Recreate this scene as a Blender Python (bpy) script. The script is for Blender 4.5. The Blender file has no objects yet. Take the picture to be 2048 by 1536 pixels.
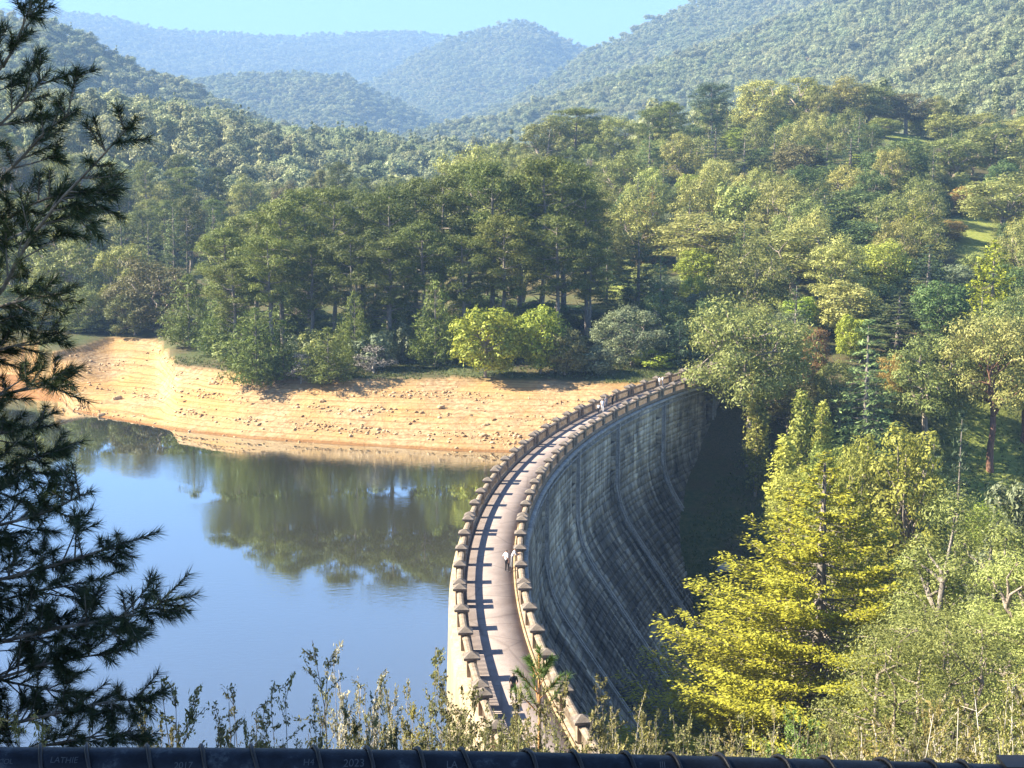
import bpy, bmesh, math, random
import numpy as np
from mathutils import Vector, Matrix, Quaternion

random.seed(7)
RNG = np.random.default_rng(11)
sc = bpy.context.scene
COL = sc.collection

# ------------------------------------------------------------------ camera, sky, sun, exposure
F, EYE, HORIZON = 2740.0, 28.0, 380.0          # focal length in photo pixels, eye height over the crest, horizon row
PITCH = math.atan((768 - HORIZON) / F)
cam_d = bpy.data.cameras.new('camera'); cam = bpy.data.objects.new('camera', cam_d); COL.objects.link(cam)
cam.location = (0, 0, EYE); cam.rotation_euler = (math.pi / 2 - PITCH, 0, 0)
cam_d.sensor_width = 36.0; cam_d.lens = 36.0 * F / 2048.0
cam_d.clip_start = 0.1; cam_d.clip_end = 60000
sc.camera = cam

SUN_ELEV, SUN_AHEAD = math.radians(36), math.radians(4)     # sun stands to the left, a touch ahead of the camera
sun_from = Vector((-math.cos(SUN_AHEAD) * math.cos(SUN_ELEV), math.sin(SUN_AHEAD) * math.cos(SUN_ELEV), math.sin(SUN_ELEV)))
world = bpy.data.worlds.new('World'); sc.world = world; world.use_nodes = True
wn = world.node_tree; wn.nodes.clear()
sky = wn.nodes.new('ShaderNodeTexSky'); sky.sky_type = 'NISHITA'; sky.sun_disc = False
sky.sun_elevation = SUN_ELEV; sky.sun_rotation = math.radians(-86)
sky.altitude = 150; sky.air_density = 0.65; sky.dust_density = 0.0; sky.ozone_density = 5.0
bg = wn.nodes.new('ShaderNodeBackground'); bg.inputs[1].default_value = 0.068
wo = wn.nodes.new('ShaderNodeOutputWorld')
wn.links.new(sky.outputs[0], bg.inputs[0]); wn.links.new(bg.outputs[0], wo.inputs[0])
sun_d = bpy.data.lights.new('sun', 'SUN'); sun_d.energy = 5.0; sun_d.angle = math.radians(0.53); sun_d.color = (1.0, 0.91, 0.73)
sun = bpy.data.objects.new('sun', sun_d); COL.objects.link(sun)
sun.rotation_euler = sun_from.to_track_quat('Z', 'Y').to_euler()
sc.view_settings.view_transform = 'Standard'; sc.view_settings.look = 'None'
sc.view_settings.gamma = 1; sc.view_settings.use_curve_mapping = False
sc.view_settings.exposure = 2.5
cy = sc.cycles
sc.render.engine = 'CYCLES'
cy.max_bounces = 6; cy.diffuse_bounces = 3; cy.glossy_bounces = 3; cy.transmission_bounces = 3; cy.volume_bounces = 1; cy.transparent_max_bounces = 4
cy.use_denoising = True
cy.caustics_reflective = False; cy.caustics_refractive = False

# ------------------------------------------------------------------ projection helpers (photo pixels <-> places)
CP, SP = math.cos(PITCH), math.sin(PITCH)
def at(u, v, y):
    dx, dy = (u - 1024) / F, (768 - v) / F
    d = np.array([dx, CP + dy * SP, -SP + dy * CP]); return d * (y / d[1]) + np.array([0, 0, EYE])
def at_z(u, v, z):
    dx, dy = (u - 1024) / F, (768 - v) / F
    d = np.array([dx, CP + dy * SP, -SP + dy * CP]); return d * ((z - EYE) / d[2]) + np.array([0, 0, EYE])
def px(P):
    x, y, z = P[0], P[1], P[2] - EYE
    fw = y * CP - z * SP; up = y * SP + z * CP
    return 1024 + F * x / fw, 768 - F * up / fw

# ------------------------------------------------------------------ object helpers
def tag(o, label=None, cat=None, group=None, kind=None):
    if label: o['label'] = label
    if cat: o['category'] = cat
    if group: o['group'] = group
    if kind: o['kind'] = kind
    return o
def empty(name, loc=(0, 0, 0), rz=0):
    o = bpy.data.objects.new(name, None); COL.objects.link(o); o.location = loc; o.rotation_euler = (0, 0, rz)
    o.empty_display_size = .2
    return o
def link(name, me, mat=None, parent=None, loc=None):
    o = bpy.data.objects.new(name, me); COL.objects.link(o)
    if mat is not None and not me.materials: me.materials.append(mat)
    if parent is not None: o.parent = parent
    if loc is not None: o.location = loc
    return o
def mesh_np(name, V, quads=None, tris=None, smooth=False, mats=None):
    V = np.asarray(V, np.float32); me = bpy.data.meshes.new(name)
    q = np.zeros((0, 4), np.int32) if quads is None else np.asarray(quads, np.int32)
    t = np.zeros((0, 3), np.int32) if tris is None else np.asarray(tris, np.int32)
    me.vertices.add(len(V)); me.vertices.foreach_set('co', V.ravel())
    me.loops.add(q.size + t.size)
    me.loops.foreach_set('vertex_index', np.concatenate([q.ravel(), t.ravel()]))
    me.polygons.add(len(q) + len(t))
    st = np.concatenate([np.arange(len(q)) * 4, q.size + np.arange(len(t)) * 3]).astype(np.int32)
    me.polygons.foreach_set('loop_start', st)
    if smooth: me.polygons.foreach_set('use_smooth', np.ones(len(q) + len(t), bool))
    me.update(calc_edges=True)
    return me
class MB:
    """collects vertices and faces of one mesh"""
    def __init__(s): s.v = []; s.f = []
    def add(s, vs, fs):
        b = len(s.v); s.v += [tuple(x) for x in vs]; s.f += [tuple(i + b for i in f) for f in fs]
    def hexa(s, c):      # 8 corners: bottom 4 ccw, top 4 ccw
        s.add(c, [(3, 2, 1, 0), (4, 5, 6, 7), (0, 1, 5, 4), (1, 2, 6, 5), (2, 3, 7, 6), (3, 0, 4, 7)])
    def tube(s, pts, rad, n=6, cap=True):
        pts = [np.asarray(p, float) for p in pts]; m = len(pts); b = len(s.v)
        for i in range(m):
            d = pts[min(i + 1, m - 1)] - pts[max(i - 1, 0)]; d = d / (np.linalg.norm(d) + 1e-9)
            a = np.cross(d, [0, 0, 1.0]) if abs(d[2]) < .95 else np.cross(d, [1.0, 0, 0]); a /= np.linalg.norm(a); c = np.cross(d, a)
            for k in range(n):
                t = 2 * math.pi * k / n
                s.v.append(tuple(pts[i] + rad[i] * (a * math.cos(t) + c * math.sin(t))))
        for i in range(m - 1):
            for k in range(n):
                s.f.append((b + i * n + k, b + i * n + (k + 1) % n, b + (i + 1) * n + (k + 1) % n, b + (i + 1) * n + k))
        if cap: s.f.append(tuple(b + (m - 1) * n + k for k in range(n)))
    def mesh(s, name, smooth=False):
        me = bpy.data.meshes.new(name); me.from_pydata(s.v, [], s.f)
        bm = bmesh.new(); bm.from_mesh(me); bmesh.ops.recalc_face_normals(bm, faces=bm.faces); bm.to_mesh(me); bm.free()
        if smooth: me.polygons.foreach_set('use_smooth', np.ones(len(me.polygons), bool))
        return me

# ------------------------------------------------------------------ materials
def new_mat(name):
    m = bpy.data.materials.new(name); m.use_nodes = True; nt = m.node_tree; nt.nodes.clear()
    out = nt.nodes.new('ShaderNodeOutputMaterial'); return m, nt, out
def N(nt, t, **kw):
    n = nt.nodes.new(t)
    for k, v in kw.items():
        if k.startswith('i_'):
            key = k[2:]; n.inputs[int(key) if key.isdigit() else key].default_value = v
        else: setattr(n, k, v)
    return n
def ramp(nt, fac, stops, interp='LINEAR'):
    r = nt.nodes.new('ShaderNodeValToRGB'); r.color_ramp.interpolation = interp
    el = r.color_ramp.elements
    while len(el) < len(stops): el.new(.5)
    for e, (p, c) in zip(el, stops): e.position = p; e.color = (*c, 1) if len(c) == 3 else c
    nt.links.new(fac, r.inputs[0]); return r
def mixc(nt, fac, a, b, mode='MIX'):
    m = nt.nodes.new('ShaderNodeMix'); m.data_type = 'RGBA'; m.blend_type = mode
    for s, val in ((m.inputs[0], fac), (m.inputs[6], a), (m.inputs[7], b)):
        if hasattr(val, 'is_linked') or hasattr(val, 'links'): nt.links.new(val, s)
        elif isinstance(val, (int, float)): s.default_value = val
        else: s.default_value = (*val, 1)
    return m.outputs[2]
def noise(nt, scale, detail=4, rough=.55, vec=None, dim='3D', dist=0):
    n = N(nt, 'ShaderNodeTexNoise'); n.inputs['Scale'].default_value = scale; n.inputs['Detail'].default_value = detail
    n.inputs['Roughness'].default_value = rough; n.inputs['Distortion'].default_value = dist
    if vec is not None: nt.links.new(vec, n.inputs['Vector'])
    return n.outputs[0]
def coords(nt, kind='Object', scale=None):
    tc = N(nt, 'ShaderNodeTexCoord'); o = tc.outputs[kind]
    if scale:
        mp = N(nt, 'ShaderNodeMapping'); mp.inputs['Scale'].default_value = scale; nt.links.new(o, mp.inputs[0]); o = mp.outputs[0]
    return o
def bump(nt, h, strength=.5, dist=.05):
    b = N(nt, 'ShaderNodeBump'); b.inputs['Strength'].default_value = strength; b.inputs['Distance'].default_value = dist
    nt.links.new(h, b.inputs['Height']); return b.outputs[0]
def finish(nt, out, col, rough=.85, normal=None, spec=.3):
    p = N(nt, 'ShaderNodeBsdfPrincipled'); p.inputs['Roughness'].default_value = rough; p.inputs['Specular IOR Level'].default_value = spec
    if isinstance(col, tuple): p.inputs[0].default_value = (*col, 1)
    else: nt.links.new(col, p.inputs[0])
    if normal is not None: nt.links.new(normal, p.inputs['Normal'])
    nt.links.new(p.outputs[0], out.inputs[0]); return p

def leaf_mat(name, dark, light, tip=None, trans=.24, rough=.6, blotch=None):
    """foliage: every leaf face has its own tone, every tree its own hue; a little light passes through"""
    m, nt, out = new_mat(name)
    g = N(nt, 'ShaderNodeNewGeometry'); oi = N(nt, 'ShaderNodeObjectInfo')
    c = mixc(nt, g.outputs['Random Per Island'], dark, light)
    if tip is not None:
        nz = noise(nt, .35, 2, .5, coords(nt, 'Object'))
        r = ramp(nt, nz, [(.5, (0, 0, 0)), (.62, (1, 1, 1))]); c = mixc(nt, r.outputs[0], c, tip)
    if blotch is not None:
        ml = N(nt, 'ShaderNodeVectorMath', operation='SCALE'); ml.inputs['Scale'].default_value = .0075; nt.links.new(oi.outputs['Location'], ml.inputs[0])
        nz = noise(nt, 1.0, 3, .6, ml.outputs[0]); c = mixc(nt, ramp(nt, nz, [(.38, (0, 0, 0)), (.62, (1, 1, 1))]).outputs[0], c, blotch, 'MULTIPLY')
    hs = N(nt, 'ShaderNodeHueSaturation')
    mr = N(nt, 'ShaderNodeMapRange'); mr.inputs[3].default_value = .482; mr.inputs[4].default_value = .518
    nt.links.new(oi.outputs['Random'], mr.inputs[0]); nt.links.new(mr.outputs[0], hs.inputs['Hue'])
    w = N(nt, 'ShaderNodeTexWhiteNoise', noise_dimensions='1D'); nt.links.new(oi.outputs['Random'], w.inputs['W'])
    mv = N(nt, 'ShaderNodeMapRange'); mv.inputs[3].default_value = .72; mv.inputs[4].default_value = 1.28
    nt.links.new(w.outputs[0], mv.inputs[0]); nt.links.new(mv.outputs[0], hs.inputs['Value'])
    nt.links.new(c, hs.inputs['Color']); c = hs.outputs[0]
    p = N(nt, 'ShaderNodeBsdfPrincipled'); p.inputs['Roughness'].default_value = rough; p.inputs['Specular IOR Level'].default_value = .25
    nt.links.new(c, p.inputs[0])
    t = N(nt, 'ShaderNodeBsdfTranslucent'); nt.links.new(c, t.inputs[0])
    mx = N(nt, 'ShaderNodeMixShader'); mx.inputs[0].default_value = trans
    nt.links.new(p.outputs[0], mx.inputs[1]); nt.links.new(t.outputs[0], mx.inputs[2]); nt.links.new(mx.outputs[0], out.inputs[0])
    return m
def bark_mat(name, a, b, scale=3):
    m, nt, out = new_mat(name); co = coords(nt, 'Object', (scale, scale, scale * .25))
    nz = noise(nt, 2.2, 5, .65, co)
    finish(nt, out, ramp(nt, nz, [(.35, a), (.65, b)]).outputs[0], .9, bump(nt, nz, .5, .05)); return m

M = {}
M['euc'] = leaf_mat('eucalypt_leaves', (0.100, 0.121, 0.030), (0.279, 0.290, 0.084))
M['euc_pale'] = leaf_mat('pale_eucalypt_leaves', (0.164, 0.185, 0.047), (0.386, 0.392, 0.116))
M['euc_yellow'] = leaf_mat('yellow_eucalypt_leaves', (0.167, 0.173, 0.040), (0.413, 0.407, 0.113))
M['euc_brown'] = leaf_mat('brown_eucalypt_leaves', (0.095, 0.091, 0.030), (0.251, 0.229, 0.084))
M['pine'] = leaf_mat('pine_needles', (0.048, 0.069, 0.013), (0.195, 0.218, 0.043))
M['young_pine'] = leaf_mat('young_pine_needles', (0.057, 0.087, 0.014), (0.194, 0.233, 0.043))
M['cedar'] = leaf_mat('cedar_needles', (0.066, 0.100, 0.034), (0.207, 0.250, 0.083))
M['dark_conifer'] = leaf_mat('dark_conifer_needles', (0.023, 0.046, 0.022), (0.083, 0.122, 0.056))
M['golden'] = leaf_mat('golden_cypress_sprays', (0.198, 0.207, 0.020), (0.563, 0.571, 0.054), trans=.3)
M['poplar'] = leaf_mat('poplar_leaves', (0.145, 0.179, 0.030), (0.402, 0.413, 0.086), trans=.35)
M['poplar_yellow'] = leaf_mat('yellowing_poplar_leaves', (0.212, 0.223, 0.035), (0.502, 0.491, 0.095), trans=.35)
M['autumn'] = leaf_mat('autumn_leaves', (0.26, 0.19, 0.045), (0.5, 0.38, 0.11), trans=.35)
M['red'] = leaf_mat('red_leaves', (0.17, 0.09, 0.04), (0.32, 0.17, 0.08), trans=.3)
M['wattle'] = leaf_mat('bright_wattle_leaves', (0.112, 0.162, 0.017), (0.324, 0.368, 0.047))
M['grey'] = leaf_mat('grey_shrub_leaves', (0.095, 0.12, 0.058), (0.25, 0.275, 0.145))
M['deep'] = leaf_mat('deep_green_leaves', (0.050, 0.087, 0.024), (0.156, 0.206, 0.058))
M['twig_grey'] = leaf_mat('bare_twig_haze', (.17, .15, .13), (.34, .30, .26), trans=.1)
M['far'] = leaf_mat('forest_leaves', (0.162, 0.180, 0.081), (0.418, 0.423, 0.216), trans=.4, blotch=(.78, .86, .84))
M['sprig'] = leaf_mat('sprig_leaves', (0.1, 0.105, 0.04), (0.28, 0.265, 0.1), trans=.3)
M['sprig_gold'] = leaf_mat('golden_sprig_leaves', (.17, .155, .05), (.42, .37, .12), trans=.35)
M['sprig_cream'] = leaf_mat('cream_sprig_leaves', (.28, .25, .16), (.60, .54, .38), trans=.25)
M['near_pine'] = leaf_mat('long_pine_needles', (0.024, 0.044, 0.018), (0.075, 0.105, 0.04), trans=.15, rough=.45)
M['sapling'] = leaf_mat('sapling_needles', (.07, .13, .03), (.19, .28, .07), trans=.25)
M['gum_bark'] = bark_mat('gum_bark', (.14, .105, .08), (.36, .30, .24))
M['red_bark'] = bark_mat('red_brown_bark', (.10, .05, .035), (.26, .14, .09))
M['pine_bark'] = bark_mat('pine_bark', (.09, .075, .062), (.28, .24, .20))
M['pale_bark'] = bark_mat('pale_dead_wood', (.32, .28, .24), (.55, .50, .44))
M['orange_bark'] = bark_mat('orange_sapling_bark', (.30, .14, .05), (.50, .27, .12), 20)

# ------------------------------------------------------------------ the dam's plan: an arc curving away from the camera
CX, CY, RL, RR = 192.0, 100.0, 195.8, 191.4       # centre, radii of the lake-side and valley-side parapets
RM = .5 * (RL + RR); R0 = RR - .35                # valley face radius at the top
SLOPE = .70
def off(h):                                        # how far the valley face has come out at a depth h below the crest
    h = np.asarray(h, float); t = np.clip((h - 8) / 6, 0, 1)
    return SLOPE * 3 * t * t + SLOPE * np.maximum(h - 14, 0)
def arc(r, s):                                     # s: metres along the crest
    a = np.asarray(s) / RM
    return CX - r * np.cos(a), CY + r * np.sin(a)
TOE_Y = [60, 80, 100, 130, 150, 165, 168, 171.5, 174, 179, 184, 190, 195, 199, 203, 212, 240]
TOE_Z = [0, -9, -18, -28, -29, -25, -23.4, -21, -19.2, -16.4, -14.8, -12.5, -10.7, -7.7, -3.5, -1.2, 0]

# ------------------------------------------------------------------ terrain
def fbm(x, y, s, seed=0, octv=4):
    r = np.random.default_rng(seed); z = 0; a = 1
    for o in range(octv):
        for k in range(3):
            th = r.uniform(0, 6.28); ph = r.uniform(0, 6.28)
            z = z + a * np.sin((x * math.cos(th) + y * math.sin(th)) / s * 6.28 + ph + 1.3 * np.sin((x * math.sin(th) - y * math.cos(th)) / s * 4.1 + ph * 2))
        a *= .5; s *= .47
    return z / 5.0
def it(u, us, vs): return np.interp(u, us, vs)
def zr(v, D, can=22): return 28 + (380 - v) * D / 2740 - can
RIDGES = []
def ridge(pts, D, front, back, can=22, raw=False):
    RIDGES.append(([p[0] for p in pts], [p[1] if raw else zr(p[1], D, can) for p in pts], D, front, back))
ridge([(-800, 95), (0, 80), (300, 68), (560, 55), (800, 48), (1000, 42), (1400, 40), (2600, 40)], 1000, .075, .10, raw=True)
ridge([(-900, 60), (-300, 0), (60, 30), (120, 38), (180, 66), (300, 130), (420, 176), (560, 236), (700, 285), (900, 380)], 1500, .30, .35)
ridge([(0, 200), (300, 172), (400, 158), (500, 148), (615, 145), (700, 153), (800, 198), (900, 250), (1000, 300), (1400, 380)], 3000, .30, .15)
ridge([(-600, 20), (0, 30), (130, 34), (200, 38), (240, 45), (330, 66), (420, 73), (500, 77), (600, 80), (700, 75), (830, 71), (890, 81), (1000, 100), (1300, 110), (2500, 110)], 6000, .34, .3)
ridge([(600, 250), (700, 190), (780, 150), (840, 112), (890, 86), (940, 71), (1000, 56), (1045, 49), (1080, 59), (1120, 81), (1170, 101), (1250, 130), (1500, 220)], 4300, .33, .3)
ridge([(700, 330), (800, 285), (1000, 205), (1100, 152), (1170, 104), (1250, 66), (1300, 40), (1380, 3), (1500, -50), (1700, -140), (2000, -220), (2600, -300)], 2800, .33, .3)
ridge([(600, 320), (700, 280), (850, 248), (1000, 218), (1150, 172), (1300, 122), (1450, 72), (1640, 2), (1800, -60), (2048, -140), (2600, -240)], 1800, .27, .22)
SH_U = [-900, 0, 60, 110, 130, 200, 330, 500, 700, 900, 1010, 1200, 2500]
SH_D = [262, 262, 258, 232, 217, 209.4, 199, 191.8, 187, 182.7, 181.6, 180, 180]
FS_U = [-900, 0, 100, 160, 220, 310, 345, 480, 700, 900, 1200, 2500]
FS_V = [712, 712, 712, 700, 680, 686, 738, 756, 768, 768, 776, 776]
FS_D = [29 * 2740 / (v - 380) for v in FS_V]
GA_U = [500, 700, 800, 900, 1000, 1100, 1200, 1300, 1430, 1600, 1750, 1850, 2048, 2600]
GA_Z = [0, 6, 12, 17, 23, 30, 34, 37, 43, 47, 49, 47, 42, 44]
def smax(a, b, k=6.0):
    h = np.clip(.5 + .5 * (a - b) / k, 0, 1); return b * (1 - h) + a * h + k * h * (1 - h)
NEAR_Y = [-60, 0, 3, 12, 30, 50, 58, 75, 90, 110]
NEAR_Z = [27, 26.4, 25.4, 20.6, 12.3, 3.0, 0.0, -9, -15, -18]
def terrain(x, y):
    x = np.asarray(x, float); y = np.asarray(y, float); yy = np.maximum(y, 1.0)
    u = 1024 + F * x / yy; u = np.clip(u, -1500, 3600)
    r = np.hypot(x - CX, y - CY)
    near = np.interp(y, NEAR_Y, NEAR_Z)
    # valley below the dam
    down = np.interp(y, [0] + TOE_Y, [30] + TOE_Z)
    down = np.where(y < 62, near, down)
    # lake side
    ds, df = it(u, SH_U, SH_D), it(u, FS_U, FS_D)
    t = np.clip((y - ds) / np.maximum(df - ds, 1), 0, 1)
    up = np.where(y < ds, -7 - np.minimum((ds - y) * .25, 9), -7 + 6 * t ** .85)
    up = up + np.where((t > 0) & (t < 1), .35 * fbm(x, y, 17, 3) * np.sin(t * math.pi), 0)
    up = np.maximum(up, np.where(y < 110, near, -50))
    beyond = np.maximum(y - df, 0)
    up = up + np.where(beyond > 0, np.minimum(beyond * 1.2, .55) + beyond * .03, 0)
    w = np.clip((r - 193.2) / 1.0, 0, 1)
    w = np.where(y > 216, np.clip((1350 - u) / 200, 0, 1), w)
    z = up * w + down * (1 - w)
    # garden hill behind the dam
    gz = it(u, GA_U, GA_Z); gt = np.where(y < 490, -1 + (gz + 1) * (y - 214) / 276, gz - .10 * (y - 490)) - 40 * np.clip((900 - u) / 250, 0, 1)
    z = np.where(y > 205, smax(z, gt, 3.0), z)
    gull = fbm(x, y, 520, 5, 4)
    for us, zs, D, fr, bk in RIDGES:
        zc = it(u, us, zs); d = y - D
        tent = zc - fr * np.maximum(-d, 0) - bk * np.maximum(d, 0)
        tent = tent + gull * np.minimum(np.abs(d) * .055, 30)
        z = np.where(y > 420, smax(z, tent, np.minimum(1 + yy * .012, 18)), z)
    amp = np.where(y > 260, np.minimum((y - 260) * .004, 1.2), 0)
    return z + amp * fbm(x, y, 60, 9)

def lawn_mask(x, y):
    u = 1024 + F * x / np.maximum(y, 1)
    m = np.zeros_like(x)
    for uc, du, yc, dy in [(1950, 60, 330, 55), (1800, 80, 478, 25), (1240, 40, 290, 30), (1990, 120, 190, 26), (1680, 90, 186, 14), (1500, 90, 262, 30)]:
        m = np.maximum(m, np.clip(1.6 - 1.6 * np.hypot((u - uc) / du, (y - yc) / dy), 0, 1))
    return m

az = np.concatenate([np.linspace(-62, -25, 40, endpoint=False), np.linspace(-25, 25, 230), np.linspace(25, 62, 41)[1:]])
rows = np.concatenate([np.linspace(-6, 3, 6), np.geomspace(3.5, 55, 70), np.arange(56, 285, 1.0), np.geomspace(287, 8200, 190)])
TA, YY = np.meshgrid(np.tan(np.radians(az)), rows)
XX = TA * np.maximum(np.abs(YY), 9.0)
ZZ = terrain(XX, YY)
nr, nc = XX.shape
idx = np.arange(nr * nc).reshape(nr, nc)
quads = np.stack([idx[:-1, :-1], idx[:-1, 1:], idx[1:, 1:], idx[1:, :-1]], -1).reshape(-1, 4)
gm = mesh_np('ground', np.stack([XX, YY, ZZ], -1).reshape(-1, 3), quads, smooth=True)
U_ = 1024 + F * XX / np.maximum(YY, 1)
dsr, dfr = it(U_, SH_U, SH_D), it(U_, FS_U, FS_D)
bank = ((np.hypot(XX - CX, YY - CY) > 192) & (YY > 110) & (YY < dfr + 3)).astype(np.float32) * np.clip((dfr + 3 - YY) / 3, 0, 1)
bank = np.maximum(bank, ((np.hypot(XX - CX, YY - CY) > 192) & (ZZ < -1.5)).astype(np.float32))
for nm, arr in (('bank', bank), ('lawn', lawn_mask(XX, YY))):
    a = gm.attributes.new(nm, 'FLOAT', 'POINT'); a.data.foreach_set('value', np.asarray(arr, np.float32).ravel())

def ground_material():
    m, nt, out = new_mat('ground_soil_grass')
    co = coords(nt, 'Object')
    n1 = noise(nt, .08, 6, .6, co); n2 = noise(nt, 1.3, 6, .65, co); n3 = noise(nt, 5.0, 4, .6, co)
    grass = ramp(nt, n2, [(.3, (.030, .048, .016)), (.5, (.060, .075, .026)), (.72, (.13, .115, .05))]).outputs[0]
    litter = ramp(nt, n3, [(.3, (.045, .04, .020)), (.7, (.12, .095, .045))]).outputs[0]
    base = mixc(nt, ramp(nt, n1, [(.42, (0, 0, 0)), (.58, (1, 1, 1))]).outputs[0], grass, litter)
    lawn = ramp(nt, n2, [(.3, (.13, .17, .03)), (.7, (.30, .31, .08))]).outputs[0]
    # stony drawdown bank: ochre clay with waterline bands that follow the level
    mpz = N(nt, 'ShaderNodeMapping'); mpz.inputs['Scale'].default_value = (.012, .012, 3.4); nt.links.new(co, mpz.inputs[0])
    bands = noise(nt, 1.0, 5, .6, mpz.outputs[0])
    clay = ramp(nt, bands, [(.30, (.24, .12, .04)), (.45, (.40, .25, .10)), (.55, (.32, .185, .075)), (.68, (.44, .295, .14))]).outputs[0]
    pale = ramp(nt, n2, [(.35, (.22, .13, .065)), (.65, (.43, .305, .17))]).outputs[0]
    clay = mixc(nt, ramp(nt, n1, [(.4, (0, 0, 0)), (.6, (1, 1, 1))]).outputs[0], clay, pale)
    vor = N(nt, 'ShaderNodeTexVoronoi'); vor.inputs['Scale'].default_value = .9; nt.links.new(co, vor.inputs['Vector'])
    ab = N(nt, 'ShaderNodeAttribute', attribute_name='bank'); al = N(nt, 'ShaderNodeAttribute', attribute_name='lawn')
    sz_ = N(nt, 'ShaderNodeSeparateXYZ'); nt.links.new(co, sz_.inputs[0])
    wob_ = N(nt, 'ShaderNodeMath', operation='MULTIPLY_ADD'); nt.links.new(n1, wob_.inputs[0]); wob_.inputs[1].default_value = .7; nt.links.new(sz_.outputs[2], wob_.inputs[2])
    wet = N(nt, 'ShaderNodeMapRange'); wet.inputs[1].default_value = -6.6; wet.inputs[2].default_value = -6.2; nt.links.new(wob_.outputs[0], wet.inputs[0])
    clay = mixc(nt, wet.outputs[0], (.21, .105, .04), clay)                      # wet clay along the waterline
    lines = N(nt, 'ShaderNodeTexWave', wave_type='BANDS', bands_direction='Z', wave_profile='SAW'); lines.inputs['Scale'].default_value = .55; lines.inputs['Distortion'].default_value = 3.2; lines.inputs['Detail'].default_value = 4; lines.inputs['Detail Scale'].default_value = .25
    nt.links.new(co, lines.inputs['Vector'])
    clay = mixc(nt, .6, clay, ramp(nt, lines.outputs['Fac'], [(.0, (.50, .40, .30)), (.14, (1, 1, 1)), (.8, (1, 1, 1)), (1, (.74, .66, .56))]).outputs[0], 'MULTIPLY')
    c = mixc(nt, al.outputs['Fac'], base, lawn); c = mixc(nt, ab.outputs['Fac'], c, clay)
    h = N(nt, 'ShaderNodeMath', operation='ADD'); nt.links.new(n2, h.inputs[0]); nt.links.new(lines.outputs['Fac'], h.inputs[1])
    finish(nt, out, c, .95, bump(nt, h.outputs[0], .8, .28), .15)
    return m
ground = link('ground', gm, ground_material()); tag(ground, 'wooded hills, ochre lake bank and valley floor', 'ground', kind='structure')

# ------------------------------------------------------------------ water
def water_material():
    m, nt, out = new_mat('lake_water')
    co = coords(nt, 'Object')
    mp = N(nt, 'ShaderNodeMapping'); mp.inputs['Scale'].default_value = (.55, 1.0, 1); nt.links.new(co, mp.inputs[0])
    w1 = noise(nt, 2.4, 3, .55, mp.outputs[0])
    mp2 = N(nt, 'ShaderNodeMapping'); mp2.inputs['Scale'].default_value = (.012, .05, 1); nt.links.new(co, mp2.inputs[0])
    patch = noise(nt, 1.0, 3, .5, mp2.outputs[0])
    st = ramp(nt, patch, [(.42, (.06,) * 3), (.52, (.13,) * 3), (.58, (.8,) * 3)])
    b = N(nt, 'ShaderNodeBump'); b.inputs['Distance'].default_value = .012
    ml = N(nt, 'ShaderNodeMath', operation='MULTIPLY'); ml.inputs[1].default_value = .8; nt.links.new(st.outputs[0], ml.inputs[0])
    nt.links.new(ml.outputs[0], b.inputs['Strength']); nt.links.new(w1, b.inputs['Height'])
    fr = N(nt, 'ShaderNodeFresnel'); fr.inputs['IOR'].default_value = 1.9; nt.links.new(b.outputs[0], fr.inputs['Normal'])
    df = N(nt, 'ShaderNodeBsdfDiffuse'); df.inputs[0].default_value = (.05, .048, .034, 1)
    gl = N(nt, 'ShaderNodeBsdfGlossy'); gl.inputs['Color'].default_value = (.92, .98, 1, 1); gl.inputs['Roughness'].default_value = .015
    nt.links.new(b.outputs[0], gl.inputs['Normal'])
    mr = N(nt, 'ShaderNodeMapRange'); mr.inputs[1].default_value = 0; mr.inputs[2].default_value = .5; mr.inputs[3].default_value = .1; mr.inputs[4].default_value = .92
    nt.links.new(fr.outputs[0], mr.inputs[0])
    mx = N(nt, 'ShaderNodeMixShader'); nt.links.new(mr.outputs[0], mx.inputs[0]); nt.links.new(df.outputs[0], mx.inputs[1]); nt.links.new(gl.outputs[0], mx.inputs[2])
    nt.links.new(mx.outputs[0], out.inputs[0])
    return m
wx = np.array([(-420, 40, -7), (12, 40, -7), (12, 330, -7), (-420, 330, -7)])
tx = arc(RL, np.linspace(-60, 100, 60))
poly = [(-420, 45, -7)] + [(a + .0, b, -7) for a, b in zip(*tx)] + [(-420, 330, -7)]
wm = bpy.data.meshes.new('water'); wm.from_pydata(poly, [], [tuple(range(len(poly)))])
water = link('water', wm, water_material()); tag(water, 'still blue lake reflecting the pines and sky', 'lake', kind='structure')

# ------------------------------------------------------------------ the dam
def concrete(name, a, b, c, streak=(.4, .4, .12), rough=.9, tone=None):
    m, nt, out = new_mat(name); co = coords(nt, 'Object', streak)
    n1 = noise(nt, 2.0, 6, .65, co); n2 = noise(nt, 6, 5, .7, coords(nt, 'Object'))
    col = ramp(nt, n1, [(.3, a), (.5, b), (.72, c)]).outputs[0]
    spk = ramp(nt, n2, [(.38, (.55, .52, .5)), (.55, (1, 1, 1))]).outputs[0]
    col = mixc(nt, .7, col, spk, 'MULTIPLY')
    finish(nt, out, col, rough, bump(nt, n2, .4, .04), .2); return m
M['parapet'] = concrete('weathered_parapet_concrete', (.17, .125, .085), (.27, .21, .15), (.36, .295, .22), (1, 1, .5))
M['cap'] = concrete('lichened_cap_concrete', (.09, .075, .06), (.17, .14, .115), (.24, .205, .17), (1, 1, 1))
M['upstream'] = concrete('pale_upstream_concrete', (.24, .18, .10), (.33, .265, .165), (.40, .33, .22), (.3, .3, .05))
M['kerb'] = concrete('sandy_kerb_concrete', (.24, .17, .09), (.34, .25, .14), (.42, .33, .2), (1, 1, 1))
M['cornice'] = concrete('grey_cornice_concrete', (.20, .19, .175), (.34, .32, .29), (.46, .43, .38), (.5, .5, .5))
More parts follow.
